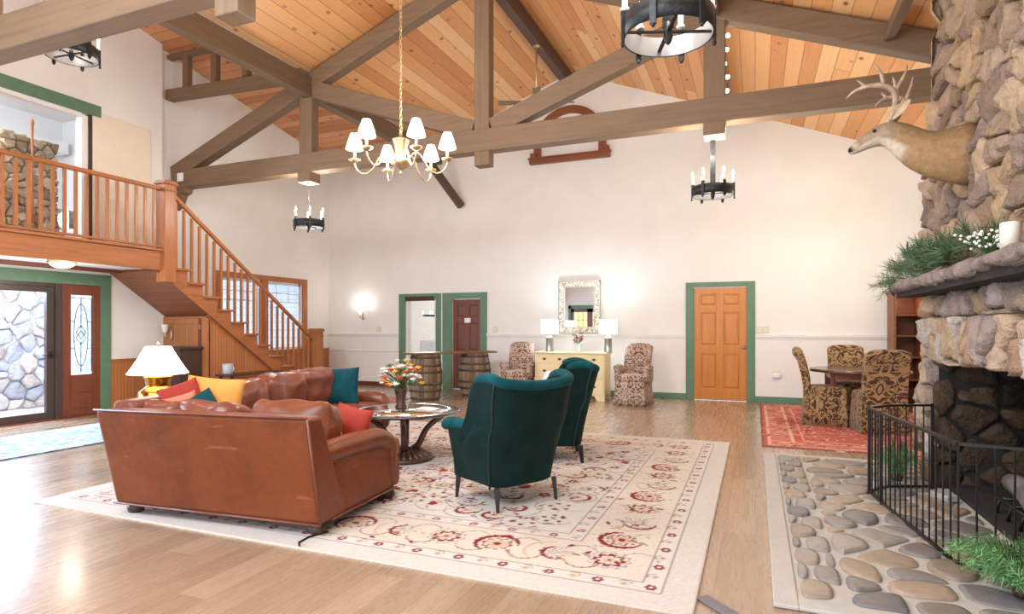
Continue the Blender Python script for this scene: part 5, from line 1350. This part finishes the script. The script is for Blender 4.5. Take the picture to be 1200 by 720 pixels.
for sx in (-1, 1):
    for sy in (-1, 1): MB().tube([(0, 0, .7), (0, 0, .58), (0, 0, 0)], [.036, .036, .022], 4, smooth=False).build('leg', 'cherry', t, loc=(sx * .35, sy * .35, 0))
t = thing('display_cabinet', 'tall reddish wood display cabinet in the corner behind the fireplace', 'cabinet', (2.19, 11.1, 0))
b = MB(); b.box(-.2, -.165, -.25, .25, 0, 1.85); b.box(.165, .2, -.25, .25, 0, 1.85); b.box(-.2, .2, .23, .25, 0, 1.85); b.box(-.2, .2, -.25, .25, 0, .1); b.build('case', 'archw', t, bevel=.004)
MB().box(-.225, .225, -.28, .25, 1.85, 1.9).box(-.21, .21, -.265, .25, 1.82, 1.85).build('cornice', 'archw', t, bevel=.008)
for z in (.5, .85, 1.18, 1.5): MB().box(-.165, .165, -.24, .23, z, z + .015).build('shelf', 'archw', t)
# plates on wall
for i, (x, z, lb) in enumerate(((.03, 1.28, 'double light switch plate just right of the honey pine door'), (.17, 1.28, 'light switch plate, second from the honey pine door'), (-7.85, 1.28, 'light switch plate left of the green doorways'), (-5.0, 1.28, 'white switch plate right of the dark door'))):
    t = thing('switch_plate', lb, 'switch', (x if i != 0 else .06, YB - .012, z)); MB().box(-.05, .05, -.008, 0, -.06, .06).build('plate', 'switch', t, bevel=.003); MB().box(-.008, .008, -.016, -.008, -.015, .015).build('toggle', 'whitem', t)
t = thing('wall_outlet', 'white outlet with plugged-in adapter low on the wall by the dining rug', 'outlet', (.34, YB - .012, .5)); MB().box(-.06, .06, -.008, 0, -.05, .07).build('plate', 'switch', t, bevel=.003); MB().rbox((0, -.04, -.02), (.14, .06, .09), .02, 4).build('adapter', 'whitem', t)

# high arched trim
t = thing('arched_niche', 'brown wooden half-round arch frame with sill high on the wall', 'arch trim', (-3.4, YB, 4.6))
b = MB(); n_ = 28; pr = []
for i in range(n_ + 1):
    a = PI * i / n_; pr.append((.74 * math.cos(a), .36 + .74 * math.sin(a)))
pi_ = [(x * .8, .36 + (z - .36) * .8) for x, z in pr]
for i in range(n_):
    A0, A1, B0, B1 = pr[i], pr[i + 1], pi_[i], pi_[i + 1]; b.quadbox([(A0[0], -.05, A0[1]), (A1[0], -.05, A1[1]), (B1[0], -.05, B1[1]), (B0[0], -.05, B0[1]), (A0[0], 0, A0[1]), (A1[0], 0, A1[1]), (B1[0], 0, B1[1]), (B0[0], 0, B0[1])])
b.build('arch', 'archw', t)
for x_ in (-.74, .59): MB().box(x_, x_ + .15, -.05, 0, .12, .36).build('jamb', 'archw', t)
MB().box(-.82, .82, -.1, 0, 0, .1).box(-.84, .84, -.13, 0, .1, .125).build('sill', 'archw', t, bevel=.004)
for x_ in (-.8, .68): MB().box(x_, x_ + .12, -.1, 0, .12, .22).build('corner_block', 'archw', t)

# ------------------------------------------------------------------ ceiling fan
t = thing('ceiling_fan', 'brass ceiling fan on a long rod hanging from the ridge', 'ceiling fan', (RX, 9.5, 5.1))
MB().tube([(0, 0, .1), (0, 0, 1.0)], .018).lathe([(0, 0), (.05, .02), (.07, .07), (.05, .12), (0, .14)], 16, (0, 0, .92)).build('rod', 'brass', t)
MB().lathe([(0, -.08), (.08, -.07), (.14, -.01), (.15, .05), (.1, .11), (0, .13)], 24).build('motor', 'brass', t)
for k in range(4):
    a = PI / 2 * k + .35; c_, s_ = math.cos(a), math.sin(a); b = MB(); P = []
    for r, w_ in ((.12, .03), (.22, .06), (.62, .07)): P.append((r, w_))
    b.quadbox([tuple(Matrix.Rotation(a, 3, 'Z') @ Vector(v)) for v in ((.14, -.05, -.01), (.64, -.07, -.015), (.64, .07, .015), (.14, .05, .01), (.14, -.05, -.002), (.64, -.07, -.007), (.64, .07, .023), (.14, .05, .018))])
    b.build('blade', 'beam', t, bevel=.003)

# ------------------------------------------------------------------ chandeliers
def chain(mb, z0, z1, link=.04, r=.0035, w_=.011):
    z = z0; k = 0
    while z < z1:
        pts = []
        for i in range(9):
            a = 2 * PI * i / 8; u, v = w_ * math.cos(a), link * .62 * math.sin(a); pts.append((u, 0, z + link / 2 + v) if k % 2 == 0 else (0, u, z + link / 2 + v))
        mb.tube(pts, r, 5, False); z += link; k += 1
    return mb
bc = thing('brass_chandelier', 'six-arm brass chandelier with small white shades on a long chain', 'chandelier', (-2.95, 4.62, 2.78))
ztop = rz1(-2.95) - 2.78
MB().lathe([(0, -.09), (.012, -.085), (.016, -.07), (.006, -.055), (.02, -.04), (.075, -.01), (.095, .03), (.085, .045), (.04, .06), (.045, .09), (.055, .16), (.075, .215), (.08, .23), (.05, .235), (.02, .25), (.012, .3), (.02, .32), (0, .33)], 24).build('body', 'brass', bc)
chain(MB(), .33, ztop - .04).build('chain', 'brass', bc); MB().lathe([(0, 0), (.06, .0), (.05, -.03), (0, -.05)], 16, (0, 0, ztop)).build('canopy', 'brass', bc)
for k in range(6):
    a = 2 * PI * k / 6 + .35; c_, s_ = math.cos(a), math.sin(a)
    pr = [(.05, .02), (.1, .1), (.15, .12), (.2, .07), (.25, -.04), (.32, -.09), (.39, -.06), (.42, .0), (.42, .03)]
    arm = MB().tube([(r * c_, r * s_, z) for r, z in pr], .008, 8).build('arm', 'brass', bc, subsurf=1)
    MB().lathe([(0, .02), (.02, .025), (.055, .05), (.05, .055), (.015, .04), (.02, .06), (.014, .065)], 16, (.42 * c_, .42 * s_, 0)).build('drip_pan', 'brass', arm)
    MB().tube([(.42 * c_, .42 * s_, .05), (.42 * c_, .42 * s_, .16)], .012, 10).build('candle', 'candle', arm)
    MB().lathe([(.08, .145), (.062, .21), (.036, .285)], 20, (.42 * c_, .42 * s_, 0), close=False).build('lamp_shade', 'shadew', arm, solid=.002)
def ring_light(label, loc, hang, ph=0.0, strap=False, bent=0.0):
    t = thing('ring_chandelier', label, 'chandelier', loc, ph, 'iron ring chandeliers'); Rr, H_ = .225, .11
    MB().lathe([(Rr, 0), (Rr + .006, 0), (Rr + .006, H_), (Rr, H_)], 48, close=False).build('ring_band', 'iron', t)
    MB().lathe([(Rr - .002, 0.002), (Rr - .002, H_ - .002)], 48, close=False).build('ring_lining', 'ringin', t)
    for k in range(6):
        a = 2 * PI * k / 6; T = Matrix.Rotation(a, 4, 'Z'); b = MB()
        b.box(Rr + .006, Rr + .018, -.016, .016, -.03, H_ + .02); b.box(Rr - .02, Rr + .02, -.012, .012, H_ + .015, H_ + .03); b.tube([(Rr + .012, 0, -.03), (Rr + .012, 0, -.045)], [.014, .006], 8)
        for v in b.bm.verts: v.co = T @ v.co
        br = b.build('bracket', 'iron', t); cx_, cy_ = (Rr + .0) * math.cos(a), (Rr + .0) * math.sin(a)
        MB().lathe([(0, H_ + .03), (.018, H_ + .03), (.024, H_ + .045), (.014, H_ + .05), (.014, H_ + .12), (0, H_ + .12)], 12, (cx_, cy_, 0)).build('candle', 'candle', br)
        MB().lathe([(0, H_ + .12), (.013, H_ + .135), (.012, H_ + .155), (0, H_ + .19)], 10, (cx_, cy_, 0)).build('bulb', 'bulb', br)
    b = MB(); b.bar((-Rr, 0, .03), (Rr, 0, .03), .02, .008).bar((0, -Rr, .03), (0, Rr, .03), .02, .008).lathe([(0, -.04), (.012, -.03), (.025, 0), (.02, .05), (.012, .08), (0, .09)], 12); b.build('cross_bar', 'iron', t)
    if strap: MB().bar((0, 0, .05), (0, bent, hang), .01, .06, (1, 0, 0)).build('hanging_strap', 'iron', t)
    else: chain(MB().tube([(0, 0, .05), (0, 0, hang * .4)], .006), hang * .4, hang - .02, .045, .004, .013).build('chain', 'iron', t)
    return t
ring_light('iron ring chandelier below the truss near the pine door wall, hung on a wide strap', (-.46, 7.4, 2.86), .66, .1, True, .0)
ring_light('iron ring chandelier in front of the left wall above the stairs', (-6.38, 7.4, 2.86), .67, .25)
ring_light('largest and nearest iron ring chandelier at the top of the view', (-.42, 3.2, 2.83), .7, .35, True)
ring_light('iron ring chandelier high on the left under the near beam', (-6.33, 3.9, 4.02), .82, .1)
# string lights along the purlin
t = thing('string_lights', 'short string of five glowing globe bulbs by the right post', 'string lights', (-.40, 7.62, 3.95))
b = MB(); P = []
for k in range(6): P.append((.06 + .02 * math.sin(k * 2), .0, .92 - k * .2))
b.tube(P, .004, 5).build('wire', 'green_leaf', t)
for k in range(5): MB().rbox((.08 + .02 * math.sin(k * 2 + 1), -.01, .86 - k * .165), (.05,) * 3, .025, 6).build('bulb', 'bulb', t)
# dome light under the balcony
t = thing('ceiling_light', 'round lit dome light under the balcony', 'ceiling light', (-8.5, 5.12, 2.2)); MB().lathe([(0, 0), (.16, 0), (.165, -.02), (.15, -.03), (0, -.03)], 28).build('rim', 'brass', t); MB().lathe([(.145, -.03), (.12, -.065), (.07, -.09), (0, -.1)], 28, close=False).build('glass_dome', 'dome', t)
# side room chandelier
t = thing('ring_chandelier', 'small black ring chandelier in the bright room beyond the doorway', 'chandelier', (-8.0, 14.2, 1.62)); MB().lathe([(.32, 0), (.33, 0), (.33, .04), (.32, .04)], 30, close=False).build('ring_band', 'black', t)
MB().tube([(0, 0, .0), (0, 0, 1.07)], .01).bar((-.32, 0, .02), (.32, 0, .02), .015, .015).build('stem', 'black', t)
for k in range(5): MB().tube([(.325 * math.cos(k * 1.256), .325 * math.sin(k * 1.256), .04), (.325 * math.cos(k * 1.256), .325 * math.sin(k * 1.256), .14)], .018, 8).build('candle', 'shade', t)

# front wall french door seen in the mirror
d = bpy.data.objects.new('door_5', None); C.objects.link(d); d.location = (-6.75, YF, 0); struct(d)
b = MB(); b.box(-.97, -.85, -.02, .04, 0, 2.3); b.box(.85, .97, -.02, .04, 0, 2.3); b.box(-.97, .97, -.02, .04, 2.15, 2.3); b.build('casing', 'green', d)
for x0 in (-.85, .0):
    b = MB(); b.box(x0, x0 + .85, -.06, -.02, 0, .95); b.box(x0, x0 + .12, -.06, -.02, .95, 2.15); b.box(x0 + .73, x0 + .85, -.06, -.02, .95, 2.15); b.box(x0, x0 + .85, -.06, -.02, 2.0, 2.15)
    for k in (1, 2): b.box(x0 + .12 + .61 * k / 3 - .01, x0 + .12 + .61 * k / 3 + .01, -.05, -.03, .95, 2.0)
    for z in (1.3, 1.65): b.box(x0 + .12, x0 + .73, -.05, -.03, z - .01, z + .01)
    lf = b.build('leaf', 'doord', d); MB().box(x0 + .12, x0 + .73, -.08, -.075, .95, 2.0).build('pane', 'winwarm', lf) if 'winwarm' in M else None
# ------------------------------------------------------------------ camera, world, lights
S = bpy.context.scene
cd = bpy.data.cameras.new('camera'); co_ = bpy.data.objects.new('camera', cd); C.objects.link(co_); S.camera = co_
cd.lens = 36 * 703 / 1200; cd.sensor_width = 36; cd.sensor_fit = 'HORIZONTAL'; cd.shift_y = 0.02; cd.clip_start = 0.05
co_.location = (0, 0, 1.32); co_.rotation_euler = (PI / 2, 0, math.atan(285 / 703))
wd = bpy.data.worlds.new('world'); S.world = wd; wd.use_nodes = True
bg = wd.node_tree.nodes['Background']; bg.inputs[0].default_value = (0.72, 0.82, 1.0, 1); bg.inputs[1].default_value = 1.6
def area(name, loc, rot, sx, sy, e, col=(1, 1, 1)):
    l = bpy.data.lights.new(name, 'AREA'); l.shape = 'RECTANGLE'; l.size = sx; l.size_y = sy; l.energy = e; l.color = col
    o = bpy.data.objects.new(name, l); C.objects.link(o); o.location = loc; o.rotation_euler = rot; return o
def point(name, loc, e, col=(1, .88, .72), r=.08):
    l = bpy.data.lights.new(name, 'POINT'); l.energy = e; l.color = col; l.shadow_soft_size = r
    o = bpy.data.objects.new(name, l); C.objects.link(o); o.location = loc; return o
W5 = (.86, .93, 1.0)
area('rear_fill', (-1.8, YF + .15, 2.0), (PI / 2, 0, 0), 7.5, 3.0, 190, W5)  # added fill panel behind the camera, the wall there has no windows
area('high_fill', (-3.4, -.6, 4.7), (math.radians(58), 0, 0), 5, 1.8, 330, W5)  # added fill panel out of view under the roof, brightens the walls
area('door_daylight', (-10.2, 4.6, 2.2), (0, math.radians(-62), 0), .6, 2.2, 300, (.55, .75, 1.0))
area('porch_daylight', (-9.75, 5, 2.26), (0, math.radians(52), 0), .5, 3.5, 95, (1, 1, 1.0))
area('window_light_left', (XL + .4, 1.2, 1.5), (0, math.radians(-80), 0), 1.6, 3.0, 230, (.5, .72, 1.0))
CW = (1, .95, .88)
point('chandelier_glow', (-2.95, 4.62, 2.98), 150, CW, .35)
point('ring_glow', (-.46, 7.4, 3.35), 70, (1, .92, .8), .2); point('ring_glow', (-6.38, 7.4, 3.35), 65, CW, .2); point('ring_glow', (-.42, 3.2, 3.45), 80, CW, .2); point('ring_glow', (-6.4, 3.9, 4.6), 60, CW, .2)
for x in (-3.6, -2.48): point('lamp_glow', (x, 10.85, 1.34), 34, (.8, .91, 1.0), .09)
point('brass_lamp_glow', (-5.1, 3.9, 1.02), 14, (1, .9, .75), .08)
point('loft_room_light', (-11.2, 4.3, 4.7), 170, (.95, .97, 1), .3)
point('side_room_light', (-8.4, 14.5, 2.3), 130, (1, .98, .95), .3)
point('sconce_glow', (-8.28, YB - .16, 1.75), 7, (1, .95, .88), .04)
point('dome_glow', (-8.3, 5.12, 1.95), 14, (1, .92, .8), .1)
point('dining_glow', (.8, 9.6, 2.6), 42, (1, .92, .72), .25); point('cabinet_glow', (2.1, 10.9, 1.7), 3, (1, .85, .65), .03)
point('string_glow', (-.35, 7.7, 3.7), 14, (1, .9, .72), .1)
S.view_settings.view_transform = 'Standard'; S.view_settings.look = 'None'; S.view_settings.exposure = 0.25; S.view_settings.gamma = 1.0
